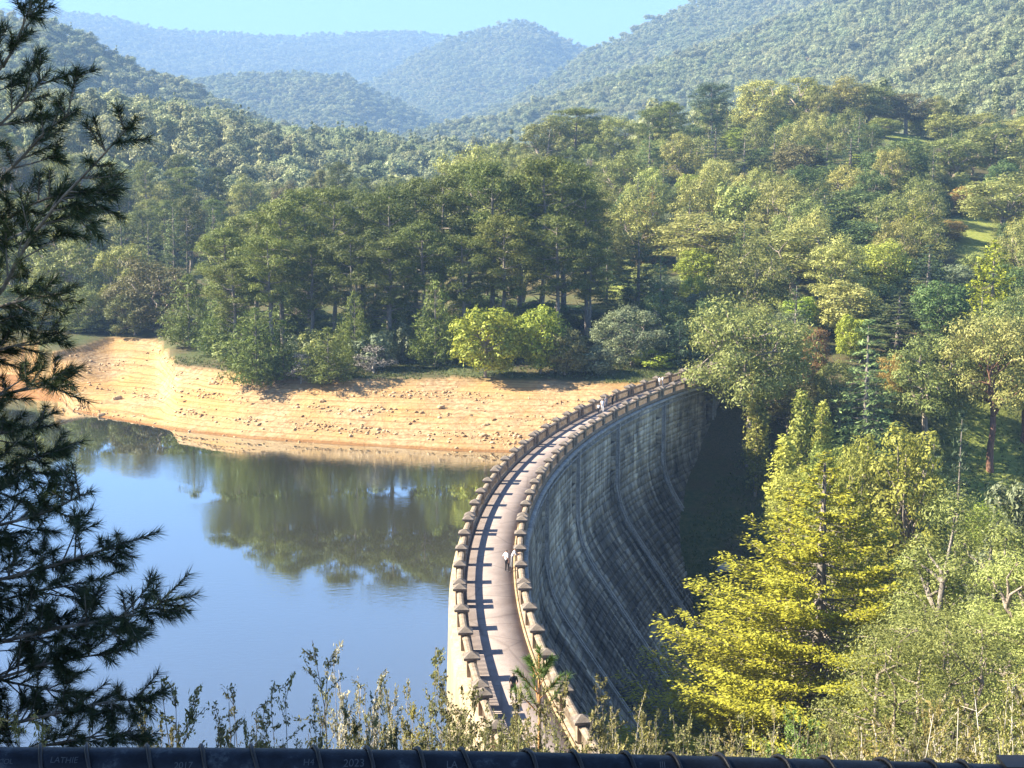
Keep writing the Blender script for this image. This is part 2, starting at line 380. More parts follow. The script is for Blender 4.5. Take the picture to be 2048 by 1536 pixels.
def deck_material():
    m, nt, out = new_mat('worn_deck_asphalt'); co = coords(nt, 'Object')
    n1 = noise(nt, .7, 5, .6, co); n2 = noise(nt, 9, 4, .6, co)
    col = ramp(nt, n1, [(.3, (.235, .187, .165)), (.7, (.315, .258, .228))]).outputs[0]
    col = mixc(nt, .5, col, ramp(nt, n2, [(.3, (.7, .7, .7)), (.6, (1, 1, 1))]).outputs[0], 'MULTIPLY')
    v = N(nt, 'ShaderNodeTexVoronoi', feature='DISTANCE_TO_EDGE'); v.inputs['Scale'].default_value = .42
    mp = N(nt, 'ShaderNodeMapping'); nt.links.new(co, mp.inputs[0])
    wv = mixc(nt, .6, mp.outputs[0], N(nt, 'ShaderNodeTexNoise', i_Scale=.8).outputs[1]); nt.links.new(wv, v.inputs['Vector'])
    crack = ramp(nt, v.outputs[0], [(.0, (.45, .42, .4)), (.02, (1, 1, 1))]).outputs[0]
    col = mixc(nt, .45, col, crack, 'MULTIPLY')
    finish(nt, out, col, .9, bump(nt, n2, .3, .01), .2); return m
def face_material():
    m, nt, out = new_mat('stained_block_face')
    at_ = N(nt, 'ShaderNodeAttribute', attribute_name='sh')       # metres along the crest, metres down the face
    mp = N(nt, 'ShaderNodeMapping'); mp.inputs['Scale'].default_value = (.75, .022, 1); nt.links.new(at_.outputs['Vector'], mp.inputs[0])
    streak = noise(nt, 1.6, 6, .62, mp.outputs[0])
    mp2 = N(nt, 'ShaderNodeMapping'); mp2.inputs['Scale'].default_value = (.05, .06, 1); nt.links.new(at_.outputs['Vector'], mp2.inputs[0])
    blotch = noise(nt, 1.0, 5, .6, mp2.outputs[0])
    fine = noise(nt, 3.0, 6, .7, coords(nt, 'Object'))
    g = N(nt, 'ShaderNodeNewGeometry')
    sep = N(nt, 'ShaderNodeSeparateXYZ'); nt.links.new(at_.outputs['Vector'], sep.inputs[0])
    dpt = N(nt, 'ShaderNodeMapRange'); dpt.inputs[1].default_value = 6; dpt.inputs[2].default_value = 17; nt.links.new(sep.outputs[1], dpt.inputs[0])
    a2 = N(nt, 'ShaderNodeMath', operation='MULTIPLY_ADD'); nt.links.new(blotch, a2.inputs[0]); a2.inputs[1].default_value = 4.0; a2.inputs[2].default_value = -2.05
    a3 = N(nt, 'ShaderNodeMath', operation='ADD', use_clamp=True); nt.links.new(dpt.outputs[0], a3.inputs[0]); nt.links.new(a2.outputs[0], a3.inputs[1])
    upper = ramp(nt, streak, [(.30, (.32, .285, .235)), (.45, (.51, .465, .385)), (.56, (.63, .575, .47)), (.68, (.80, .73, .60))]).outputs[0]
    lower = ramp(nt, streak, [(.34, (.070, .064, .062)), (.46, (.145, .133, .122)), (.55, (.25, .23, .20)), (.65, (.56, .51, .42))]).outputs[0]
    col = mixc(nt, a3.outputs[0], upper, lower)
    # sandstone tint towards the far abutment
    far = N(nt, 'ShaderNodeMapRange'); far.inputs[1].default_value = 86; far.inputs[2].default_value = 112; nt.links.new(sep.outputs[0], far.inputs[0])
    tan = ramp(nt, streak, [(.3, (.20, .155, .11)), (.5, (.38, .31, .22)), (.7, (.55, .46, .33))]).outputs[0]
    col = mixc(nt, far.outputs[0], col, tan)
    isl = ramp(nt, g.outputs['Random Per Island'], [(0, (.50, .50, .52)), (.3, (.80, .80, .80)), (.75, (1, 1, 1)), (1, (1.0, .98, .95))]).outputs[0]
    col = mixc(nt, .9, col, isl, 'MULTIPLY')
    mp3 = N(nt, 'ShaderNodeMapping'); mp3.inputs['Scale'].default_value = (.15, .075, 1); mp3.inputs['Rotation'].default_value = (0, 0, .25); nt.links.new(at_.outputs['Vector'], mp3.inputs[0])
    big = noise(nt, 1.3, 5, .7, mp3.outputs[0], dist=.6)
    col = mixc(nt, 1.0, col, ramp(nt, big, [(.34, (.28, .285, .30)), (.47, (.64, .63, .61)), (.58, (.98, .95, .89)), (.70, (1.6, 1.54, 1.4))]).outputs[0], 'MULTIPLY')
    fn = ramp(nt, fine, [(.35, (.62, .62, .62)), (.6, (1, 1, 1))]).outputs[0]
    col = mixc(nt, .7, col, fn, 'MULTIPLY')
    finish(nt, out, col, .9, bump(nt, fine, .6, .08), .25); return m
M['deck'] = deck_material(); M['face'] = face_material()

dam = empty('dam', (*[float(q) for q in arc(RM, 30)], 0.0))
tag(dam, 'curved concrete dam with a balustraded walkway along its crest', 'dam')
DAM_INV = Matrix.Translation(-Vector(dam.location))
def dam_part(name, me, mat, parent=None):
    me.transform(DAM_INV); o = link(name, me, mat, parent or dam); return o
S0, S1 = -52.0, 131.0
ss = np.linspace(S0, S1, 184)
def sweep(name, prof, mat, svals=ss, closed=False, smooth=False):
    """prof: list of (r, z); swept along the crest"""
    V = []; n = len(prof)
    for s in svals:
        for r, z in prof:
            x, y = arc(r, s); V.append((x, y, z))
    m = len(svals); q = []
    for i in range(m - 1):
        for k in range(n if closed else n - 1):
            a = i * n + k; b = i * n + (k + 1) % n; q.append((a, b, b + n, a + n))
    me = mesh_np(name, V, q)
    bm = bmesh.new(); bm.from_mesh(me)
    if closed:
        bm.verts.ensure_lookup_table()
        bm.faces.new([bm.verts[k] for k in range(n)]); bm.faces.new([bm.verts[(m - 1) * n + k] for k in range(n)])
    bmesh.ops.recalc_face_normals(bm, faces=bm.faces); bm.to_mesh(me); bm.free()
    return dam_part(name, me, mat)
UPR = RL + .75
sweep('upstream_wall', [(RR + 1, -.05), (UPR - .12, -.05), (UPR - .12, -.35), (UPR, -.42), (UPR + .02, -1.2), (UPR + .9, -30), (RR + 1, -30)], M['upstream'], closed=True)
sweep('deck', [(RR + .32, .0), (RM, .03), (RL - .32, .0), (RL - .32, -.04), (RR + .32, -.04)], M['deck'], closed=True)
for r_, sgn in ((RL, 1), (RR, -1)):
    sweep('plinth', [(r_ - .31, -.2), (r_ + .31, -.2), (r_ + .31, .16), (r_ - .31, .16)], M['parapet'], closed=True)
sweep('kerb', [(RR + .34, -.01), (RR + .50, -.01), (RR + .49, .12), (RR + .34, .12)], M['kerb'], closed=True)
sweep('cornice', [(R0 + .35, -.22), (R0 - .22, -.22), (R0 - .30, -.32), (R0 - .30, -.50), (R0 - .12, -.62), (R0 + .35, -.62)], M['cornice'], closed=True)
sweep('drain_pipe', [(R0 - .16 + .09 * math.cos(t), -1.05 + .09 * math.sin(t)) for t in np.linspace(0, 6.283, 7)[:-1]], M['cornice'], closed=True)

JOINTS = [-9.3 + 19.5 * j for j in range(-2, 8)]
# valley face: a base sheet with a tapering niche beside each joint, and the blocks on it
def toe_z(y): return np.interp(y, TOE_Y, TOE_Z)
def niche(s, h):
    d = np.zeros(np.broadcast(s, h).shape)
    for j in JOINTS:
        inside = (s > j - 2.6) & (s < j - .25)
        d = np.where(inside, np.maximum(d, 1.7 * np.clip((9.2 - h) / 9.2, 0, 1)), d)
    return d
def face_pt(s, h, out=0.0):
    r = R0 - off(h) + niche(s, h)
    e = .05; do = (off(np.asarray(h) + e) - off(np.asarray(h) - e)) / (2 * e)   # slope of the face
    nl = 1 / np.sqrt(1 + do * do)                                              # outward normal: (-dr, +z)
    r = r - out * nl; z = -np.asarray(h, float) + out * do * nl
    x, y = arc(r, s); return np.stack([x, y, z + 0 * x], -1)
fs = np.unique(np.concatenate([np.arange(S0, S1, 1.5)] + [[j - 2.61, j - 2.59, j - .26, j - .24] for j in JOINTS if S0 < j - 3 and j < S1]))
fh = np.concatenate([[.6, 2, 4, 6, 8], np.arange(8.8, 15, .8), np.arange(15, 47, 4.0)])
SG, HG = np.meshgrid(fs, fh)
P = face_pt(SG, HG).reshape(-1, 3); nh, ns = SG.shape
ix = np.arange(nh * ns).reshape(nh, ns)
fme = mesh_np('valley_face', P, np.stack([ix[:-1, :-1], ix[1:, :-1], ix[1:, 1:], ix[:-1, 1:]], -1).reshape(-1, 4))
a = fme.attributes.new('sh', 'FLOAT_VECTOR', 'POINT'); a.data.foreach_set('vector', np.stack([SG, HG, 0 * SG], -1).astype(np.float32).ravel())
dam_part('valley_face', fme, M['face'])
rb = np.random.default_rng(5)
blocks = []
h = .75; row = 0
while h < 40:
    do = (float(off(h + .3)) - float(off(h - .3))) / .6
    dh = rb.choice([.5, .62, .8, .95, 1.15]) / math.sqrt(1 + do * do)
    s = -38 + rb.uniform(0, 1.5)
    while s < 128:
        w = rb.choice([.8, 1.1, 1.5, 1.9, 2.4, 3.0]) * rb.uniform(.9, 1.1); s2 = s + w
        for j in JOINTS:                       # stop blocks at niche edges
            for e in (j - 2.62, j - .23):
                if s < e - .1 and s2 > e - .25: s2 = e; break
        x, y = arc(R0 - float(off(h)), .5 * (s + s2))
        if h < -toe_z(y) + 2.0:
            blocks.append((s, s2, h, h + dh))
        s = s2 if s2 > s + .05 else s + w
    h += dh; row += 1
B = np.array(blocks)
g_ = .012 + .026 * (B[:, 3] > 9)
pr = np.where(B[:, 3] < 8.5, rb.uniform(.015, .05, len(B)), rb.uniform(.03, .16, len(B)))
sA, sB, hA, hB = B[:, 0] + g_, B[:, 1] - g_, B[:, 2] + g_, B[:, 3] - g_
cor = []
for o_ in (np.full(len(B), -.05), pr):
    for s_, h_ in ((sA, hA), (sB, hA), (sB, hB), (sA, hB)):
        cor.append(face_pt(s_, h_, o_))
cor = np.stack(cor, 1)                                  # (n, 8, 3)
BQ = np.array([(4, 7, 6, 5), (0, 4, 5, 1), (1, 5, 6, 2), (2, 6, 7, 3), (3, 7, 4, 0)])
shv = np.stack([np.stack([s_, h_, 0 * s_], -1) for s_, h_ in ((sA, hA), (sB, hA), (sB, hB), (sA, hB))] * 2, 1)
ctr = cor.mean(1)
sz = (B[:, 1] - B[:, 0]) * F / ctr[:, 1]
near_ok = []
for i in range(len(B)):
    u, v = px(ctr[i])
    vis = 1060 < u < 1400 and 760 < v < 1400 and B[i, 2] > 2 and not (u > 1290 and v > 1180 + (1400 - u) * 0)
    near_ok.append(sz[i] if vis else 0)
order = np.argsort(-np.array(near_ok)); single = set(order[:300].tolist())
rest = np.array([i for i in range(len(B)) if i not in single])
def block_mesh(name, ids):
    V = cor[ids].reshape(-1, 3); q = (BQ[None] + 8 * np.arange(len(ids))[:, None, None]).reshape(-1, 4)
    me = mesh_np(name, V, q); a = me.attributes.new('sh', 'FLOAT_VECTOR', 'POINT')
    a.data.foreach_set('vector', shv[ids].astype(np.float32).ravel()); return me
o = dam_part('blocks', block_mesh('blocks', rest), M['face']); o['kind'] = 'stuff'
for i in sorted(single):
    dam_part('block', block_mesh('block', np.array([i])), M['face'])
# ribs that run down beside each joint
for j in JOINTS:
    if not (S0 + 4 < j < S1): continue
    for ds_ in (-.12, .62):
        mb = MB(); prev = None
        x, y = arc(R0 - 10, j); hm = max(3.0, -float(toe_z(y)) + 4)
        hs = np.concatenate([[.7], np.arange(2, min(hm, 8), 2), np.arange(8, max(8.1, min(hm, 15)), 1.0), np.arange(15, max(15.1, hm), 4.0)])
        ring = []
        for hh in hs:
            q = [face_pt(np.array(j + ds_ + d), np.array(hh), np.array(o_)) for d, o_ in ((-.17, -.1), (-.17, .30), (.17, .30), (.17, -.1))]
            ring.append(q)
        b0 = 0
        for q in ring: mb.v += [tuple(p) for p in q]
        for k in range(len(ring) - 1):
            for e in range(3):
                a_ = k * 4 + e; mb.f.append((a_, a_ + 1, a_ + 5, a_ + 4))
        me = mb.mesh('rib'); a = me.attributes.new('sh', 'FLOAT_VECTOR', 'POINT')
        a.data.foreach_set('vector', np.array([(j + ds_, hh, 0) for hh in hs for _ in range(4)], np.float32).ravel())
        dam_part('rib', me, M['cornice'])

# posts, copings, balusters
posts_s = []
for j in JOINTS:
    for k in range(5): posts_s.append(j + .62 + k * (18.26 / 4))
posts_s = [s for s in posts_s if S0 + 1 < s < S1 - 1]
def post_mesh():
    mb = MB(); w = .29
    mb.hexa([(-w, -w, .1), (w, -w, .1), (w, w, .1), (-w, w, .1), (-w, -w, 1.17), (w, -w, 1.17), (w, w, 1.17), (-w, w, 1.17)])
    return mb.mesh('post')
def cap_mesh():
    mb = MB(); w, w2 = .47, .38
    c = [(-w2, -w2, 1.17), (w2, -w2, 1.17), (w2, w2, 1.17), (-w2, w2, 1.17), (-w, -w, 1.22), (w, -w, 1.22), (w, w, 1.22), (-w, w, 1.22),
         (-w, -w, 1.36), (w, -w, 1.36), (w, w, 1.36), (-w, w, 1.36), (-.06, -.06, 1.62), (.06, -.06, 1.62), (.06, .06, 1.62), (-.06, .06, 1.62)]
    f = [(3, 2, 1, 0), (12, 13, 14, 15)]
    for l in range(3):
        for k in range(4): f.append((l * 4 + k, l * 4 + (k + 1) % 4, l * 4 + 4 + (k + 1) % 4, l * 4 + 4 + k))
    mb.add(c, f); return mb.mesh('cap')
PM, CM = post_mesh(), cap_mesh()
PM.materials.append(M['parapet']); CM.materials.append(M['cap'])
for r_ in (RL, RR):
    bal = MB()
    for i, s in enumerate(posts_s):
        x, y = arc(r_, s); a_ = s / RM
        p = link('post', PM, None, dam); p.location = Vector((float(x), float(y), 0)) - Vector(dam.location)
        p.rotation_euler = (0, 0, -a_ + random.uniform(-.015, .015))
        c = link('cap', CM, None, p); c.scale = (random.uniform(.97, 1.03),) * 2 + (1,)
        if i + 1 >= len(posts_s): continue
        s2 = posts_s[i + 1]; a0, a1 = s + .27, s2 - .27
        mb = MB()
        prof = [(-.17, .93), (.17, .93), (.21, .98), (.21, 1.06), (.08, 1.13), (-.08, 1.13), (-.21, 1.06), (-.21, .98)]
        sv = np.linspace(a0, a1, 4); n = len(prof)
        for q in sv:
            for dr, z in prof:
                xx, yy2 = arc(r_ + dr, q); mb.v.append((float(xx), float(yy2), z))
        for k in range(3):
            for e in range(n): mb.f.append((k * n + e, k * n + (e + 1) % n, (k + 1) * n + (e + 1) % n, (k + 1) * n + e))
        dam_part('coping', mb.mesh('coping'), M['parapet'])
        nb = max(3, int((a1 - a0) / .215))
        for q in np.linspace(a0 + .1, a1 - .1, nb):
            c8 = []
            for z in (.14, .95):
                for dr, dq in ((-.075, -.055), (.075, -.055), (.075, .055), (-.075, .055)):
                    xx, yy2 = arc(r_ + dr, q + dq); c8.append((float(xx), float(yy2), z))
            bal.hexa(c8)
    o = dam_part('balusters', bal.mesh('balusters'), M['parapet']); o['kind'] = 'stuff'

# ------------------------------------------------------------------ foliage and tree builders
def unit(a): return a / (np.linalg.norm(a, axis=-1, keepdims=True) + 1e-9)
def leaf_quads(C, Nn, size, asp, r, axis=None, curl=.0):
    """one small four-cornered leaf (or spray of leaves) per centre; axis: preferred long direction"""
    n = len(C); Nn = unit(Nn)
    t = r.normal(size=(n, 3)) if axis is None else axis + .35 * r.normal(size=(n, 3))
    t = unit(t - Nn * (t * Nn).sum(1, keepdims=True)); b = np.cross(Nn, t)
    s = np.broadcast_to(np.asarray(size, float), (n,))[:, None] * r.uniform(.65, 1.35, (n, 1))
    A = C - t * s; Bq = C + b * s * asp; D = C + t * s; E = C - b * s * asp
    V = np.stack([A, Bq, D, E], 1).reshape(-1, 3)
    return V, np.arange(4 * n).reshape(n, 4)
def clump_leaves(cs, rs, per, size, asp, r, out=.75, up=.15, lo=-.75, axis_out=0.0, shell=(.62, 1.08)):
    """leaves on and near the skin of ellipsoids cs (k,3) with radii rs (k,3)"""
    cs = np.asarray(cs, float); rs = np.asarray(rs, float); k = len(cs)
    per = np.broadcast_to(np.asarray(per), (k,)).astype(int); ii = np.repeat(np.arange(k), per); n = len(ii)
    d = unit(r.normal(size=(n, 3))); d[:, 2] = np.where(d[:, 2] < lo, -d[:, 2], d[:, 2])
    rad = r.uniform(shell[0] ** 2, shell[1] ** 2, n) ** .5
    lump = 1 + .18 * np.sin(d[:, 0] * 5 + ii * 1.7) * np.cos(d[:, 1] * 6 + ii) + .12 * np.sin(d[:, 2] * 9 + ii * 2.3)
    C = cs[ii] + d * rs[ii] * (rad * lump)[:, None]
    nn = unit(d / rs[ii] * rs[ii].min(1, keepdims=True))
    Nn = unit(nn) * out + (1 - out) * 1.3 * r.normal(size=(n, 3)) + np.array([0, 0, up])
    ax = None
    if axis_out: ax = d * axis_out + np.array([0, 0, .25])
    return leaf_quads(C, Nn, size, asp, r, ax)
def join(parts):
    V = []; Q = []; b = 0
    for v, q in parts: V.append(v); Q.append(q + b); b += len(v)
    return np.concatenate(V), np.concatenate(Q)
def wob(p0, p1, n, amp, r, sag=0.0):
    p0, p1 = np.asarray(p0, float), np.asarray(p1, float); t = np.linspace(0, 1, n)[:, None]
    L = np.linalg.norm(p1 - p0)
    w = r.normal(size=(n, 3)) * amp * L * np.sin(np.pi * t)
    return p0 + (p1 - p0) * t + w + np.array([0, 0, -1]) * sag * L * np.sin(np.pi * t)

class Tree:
    """a kind of tree at its own size: a trunk mesh and a crown mesh, copied for every tree of the kind"""
    def __init__(s, name, h, w, trunk, crown):
        s.name, s.trunk, s.crown = name, trunk, crown
        co = np.empty(len(crown.vertices) * 3, np.float32); crown.vertices.foreach_get('co', co); co = co.reshape(-1, 3)
        s.h = float(np.percentile(co[:, 2], 99.9))
        s.w = float(np.percentile(np.abs(co[:, :2]), 99) * 2)

def make_euc(seed, h=25, w=18, leaves=11000, size=.30, trunk_to=.42, nclump=38, asp=.42, fork=5, drop=.3, bark='gum_bark', flat=.68):
    r = np.random.default_rng(seed); mb = MB()
    cs = []; rs = []; tries = 0
    while len(cs) < nclump and tries < 4000:
        tries += 1
        p = r.uniform(-1, 1, 3); d = math.hypot(p[0], p[1])
        if d > 1: continue
        top = math.sqrt(max(0, 1 - d * d * .9))
        zz = trunk_to * .85 + (1 - trunk_to * .85) * (p[2] * .5 + .5) * (.30 + .70 * top)
        zz = min(zz, trunk_to + (1 - trunk_to) * top * .93)
        rad = r.uniform(.095, .175) * w * (.75 + .5 * (1 - d))
        c = np.array([p[0] * (w / 2 - rad * .55), p[1] * (w / 2 - rad * .55), zz * h - rad * .25])
        if any(np.linalg.norm((c - q) * [1, 1, 1.3]) < .62 * (rad + q2[0]) for q, q2 in zip(cs, rs)): continue
        cs.append(c); rs.append(np.array([rad, rad, rad * flat]))
    cs = np.array(cs); rs = np.array(rs)
    tk = h * trunk_to * r.uniform(.55, .8); R = .024 * h
    lean = r.uniform(-.05, .05, 2) * h
    base = wob((0, 0, -1.0), (lean[0], lean[1], tk), 5, .015, r); mb.tube(base, np.linspace(R * 1.15, R * .8, 5), 8)
    forks = []
    for k in range(fork):
        a = 6.283 * k / fork + r.uniform(-.4, .4); e = np.array([math.cos(a) * w * .22, math.sin(a) * w * .22, h * r.uniform(.55, .72)])
        pts = wob(base[-1] - [0, 0, .3], e, 5, .05, r); mb.tube(pts, np.linspace(R * .62, R * .30, 5), 6); forks.append(pts)
    for c, q in zip(cs, rs):
        bestp = min((p for f in forks for p in f[1:]), key=lambda p: np.linalg.norm(p - c) + (2 if p[2] > c[2] else 0))
        mb.tube(wob(bestp, c + [0, 0, q[2] * .2], 4, .06, r), np.linspace(R * .26, R * .06, 4), 5)
        for _ in range(2):
            e = c + unit(r.normal(size=3)) * q * .8; mb.tube(wob(c, e, 3, .06, r), np.linspace(R * .09, R * .03, 3), 4)
    area = (rs[:, 0] ** 2); per = np.maximum(40, leaves * area / area.sum())
    V, Q = clump_leaves(cs, rs, per, size, asp, r, out=.84, up=.12, shell=(.45, 1.10), axis_out=0)
    V2, Q2 = clump_leaves(cs, rs * 1.12, per * .12, size, asp, r, out=.3, up=-.1, shell=(.95, 1.2))
    V, Q = join([(V, Q), (V2, Q2)])
    return Tree('euc', h, w, mb.mesh('trunk', True), mesh_np('crown', V, Q))

def make_pine(seed, h=28, w=13, leaves=16000, start=.46, dead=10, rag=.35, bark='pine_bark', forked=True):
    r = np.random.default_rng(seed); mb = MB()
    top = np.array([r.uniform(-.03, .03) * h, r.uniform(-.03, .03) * h, h * .95])
    tr = wob((0, 0, -1), top, 9, .006, r); mb.tube(tr, np.linspace(.020 * h, .004 * h, 9), 8)
    def tp(f): return np.array([np.interp(f, np.linspace(0, 1, 9), tr[:, k]) for k in range(3)])
    cs = []; rs = []
    z = start; a = r.uniform(0, 6.28)
    while z < .985:
        q = (z - start) / (1 - start)
        env = w / 2 * (.62 + .38 * math.sin(math.pi * min(1, q * 1.05))) * (1 if q < .80 else 1 - .60 * (q - .80) / .20)
        for k in range(3):
            a += 2.4 + r.uniform(-.3, .3); L = env * r.uniform(1 - rag, 1.08)
            p0 = tp(z); rise = r.uniform(.10, .55) * L
            e = p0 + np.array([math.cos(a) * L, math.sin(a) * L, rise])
            pts = wob(p0, e, 4, .05, r, .05); mb.tube(pts, np.linspace(.0052 * h * (1.1 - q * .6), .0012 * h, 4), 5)
            for t_, rr in ((1.0, .24), (.66, .21), (.40, .12)):
                if t_ < .5 and r.random() < .45: continue
                c = p0 + (e - p0) * t_ + r.normal(size=3) * .3; rad = rr * w * .5 * r.uniform(.75, 1.25) + .25
                cs.append(c + [0, 0, rad * .25]); rs.append((rad, rad, rad * r.uniform(.48, .70)))
        z += r.uniform(.038, .070)
    cs.append(tr[-1] + [0, 0, .2]); rs.append((w * .20, w * .20, w * .10))
    for k in range(dead):
        z0 = r.uniform(.14, start + .15); a = r.uniform(0, 6.28); L = r.uniform(.12, .32) * w
        p0 = tp(z0); mb.tube(wob(p0, p0 + np.array([math.cos(a) * L, math.sin(a) * L, r.uniform(-.1, .5) * L]), 4, .06, r), np.linspace(.0045 * h, .001 * h, 4), 5)
    cs = np.array(cs); rs = np.array(rs); area = rs[:, 0] ** 2; per = np.maximum(25, leaves * area / area.sum())
    V, Q = clump_leaves(cs, rs, per, .30, .22, r, out=.72, up=.30, lo=-.55, axis_out=.8, shell=(.45, 1.12))
    return Tree('pine', h, w, mb.mesh('trunk', True), mesh_np('crown', V, Q))

def make_cone(seed, h=24, w=13, leaves=9000, start=.06, levels=17, plate=.30, rise=.05, size=.30, power=.85, asp=.3, gap=.28, nb=8, curl=.0, upl=.35, ragged=.2):
    """conifers with tiers of spreading branches"""
    r = np.random.default_rng(seed); mb = MB()
    mb.tube([(0, 0, -1), (0, 0, h * .5), (0, 0, h * .985)], [.020 * h, .012 * h, .002 * h], 7)
    cs = []; rs = []; a = 0
    for l in range(levels):
        f = l / (levels - 1); z = (start + (1 - start) * f ** 1.05) * h
        R = w / 2 * (1 - f) ** power + .03 * w
        n = max(3, int(nb * (1 - .5 * f)))
        for k in range(n):
            a += 6.283 / n + r.uniform(-.35, .35); L = R * r.uniform(1 - ragged * 1.6, 1.0 + ragged * .5)
            p0 = np.array([0, 0, z + r.uniform(-.01, .01) * h]); e = p0 + np.array([math.cos(a) * L, math.sin(a) * L, rise * L + curl * L])
            pts = wob(p0, e, 4, .03, r, curl * .35); mb.tube(pts, np.linspace(.0035 * h * (1.15 - f), .0008 * h, 4), 4)
            m = max(2, int(L / (.11 * w)))
            for q in range(m):
                t = (q + 1) / m if m > 1 else 1; t = .28 + .72 * t
                c = p0 + (e - p0) * t; c[2] += -curl * .35 * L * math.sin(math.pi * t) * .5
                rad = (.055 + .055 * math.sin(math.pi * min(t, .85))) * w * (1.15 - .55 * f) * r.uniform(.8, 1.25)
                cs.append(c + r.normal(size=3) * [.15, .15, .06] * rad); rs.append((rad, rad, rad * plate))
    cs.append((0, 0, h * .97)); rs.append((.022 * w, .022 * w, .035 * h))
    cs = np.array(cs); rs = np.array(rs); area = rs[:, 0] ** 2; per = np.maximum(6, leaves * area / area.sum())
    V, Q = clump_leaves(cs, rs, per, size, asp, r, out=.7, up=upl, lo=-.5, axis_out=.8, shell=(.5, 1.12))
    return Tree('cone', h, w, mb.mesh('trunk', True), mesh_np('crown', V, Q))

def make_tier(seed, h=24, w=13, leaves=12000, start=.05, levels=20, nb=9, size=.24, power=.8, asp=.34, rise=.05, curl=.12, fan=.20, thick=.05, ragged=.3, top=.02, upl=1.0):
    """conifers whose branches are flat sprays held out in tiers, tips turned up"""
    r = np.random.default_rng(seed); mb = MB()
    mb.tube([(0, 0, -1), (0, 0, h * .5), (0, 0, h * .985)], [.020 * h, .012 * h, .002 * h], 7)
    br = []; a = 0
    for l in range(levels):
        f = l / (levels - 1); z = (start + (1 - start) * f) * h; R = w / 2 * (1 - f) ** power + top * w
        for k in range(max(3, int(nb * (1 - .45 * f)))):
            a += 2.4 + r.uniform(-.4, .4); br.append((a, z + r.uniform(-.5, .5) * h / levels, R * (1 - ragged * r.random() ** 1.5), f))
    Ls = np.array([b[2] for b in br]); per = np.maximum(12, leaves * Ls ** 1.2 / (Ls ** 1.2).sum()).astype(int)
    C = []; Nn = []; Ax = []
    for (a, z, L, f), n in zip(br, per):
        d = np.array([math.cos(a), math.sin(a), 0]); sd = np.array([-d[1], d[0], 0]); rs_ = rise + r.uniform(-.08, .08); cu = curl * r.uniform(.6, 1.5)
        zc = lambda t: L * (rs_ * t - .10 * np.sin(np.pi * t) + cu * t ** 3)
        tt = np.linspace(0, 1, 5); mb.tube([np.array([0, 0, z]) + d * L * t + np.array([0, 0, zc(t)]) for t in tt], np.linspace(.0035 * h * (1.15 - f), .0008 * h, 5), 4)
        m = max(4, int(L / .55))                       # side sprays along the branch
        q = r.integers(0, m, n); t0 = .30 + .70 * (q + .5) / m; sgn = r.choice([-1, 1], n); e = r.random(n) ** .8
        lat = sgn * e * fan * L * (1.25 - t0) * 1.3; t = t0 + .5 * e * fan
        p = np.array([0, 0, z]) + d * (L * np.minimum(t, 1.06))[:, None] + sd * lat[:, None]
        p[:, 2] += zc(np.minimum(t, 1.05)) + .10 * np.abs(lat) * e
        p += r.normal(size=(n, 3)) * [.05, .05, thick] * max(.5, L) ** .5
        C.append(p); Nn.append(np.array([0, 0, upl]) + d * .25 + .45 * r.normal(size=(n, 3))); Ax.append(d + sd * (sgn * .8)[:, None] + np.array([0, 0, .25]))
    V, Q = leaf_quads(np.concatenate(C), np.concatenate(Nn), size, asp, r, np.concatenate(Ax))
    return Tree('tier', h, w, mb.mesh('trunk', True), mesh_np('crown', V, Q))

def make_round(seed, h=10, w=10, leaves=8500, size=.22, low=.05, nclump=44, asp=.5, flat=.85, bare=0):
    r = np.random.default_rng(seed); mb = MB(); cs = []; rs = []; tries = 0
    while len(cs) < nclump and tries < 5000:
        tries += 1
        d = unit(r.normal(size=(1, 3)))[0]; q = r.uniform(.45, 1) ** .6
        rad = r.uniform(.10, .18) * w; p = d * q
        zz = low + (1 - low) * (p[2] * .5 + .5)
        c = np.array([p[0] * (w / 2 - rad * .7), p[1] * (w / 2 - rad * .7), zz * h * .95 + rad * .1])
        c[2] = min(c[2], h - rad * flat); c[2] = max(c[2], rad * .6 + low * h)
        if any(np.linalg.norm(c - k) < .5 * (rad + k2[0]) for k, k2 in zip(cs, rs)): continue
        cs.append(c); rs.append(np.array([rad, rad, rad * flat]))
    cs = np.array(cs); rs = np.array(rs); R = .022 * h + .02
    mb.tube(wob((0, 0, -.6), (0, 0, h * .55), 5, .02, r), np.linspace(R, R * .5, 5), 7)
    for c in cs:
        s0 = np.array([0, 0, min(c[2] * .7, h * .5)]); mb.tube(wob(s0, c, 4, .06, r), np.linspace(R * .4, R * .08, 4), 5)
        for _ in range(bare):
            mb.tube(wob(c, c + unit(r.normal(size=3)) * rs[0] * 1.2, 3, .05, r), [R * .12, R * .08, R * .03], 3)
    area = rs[:, 0] ** 2; per = np.maximum(20, leaves * area / area.sum())
    V, Q = clump_leaves(cs, rs, per, size, asp, r, out=.84, up=.15, shell=(.55, 1.10))
    return Tree('round', h, w, mb.mesh('trunk', True), mesh_np('crown', V, Q))

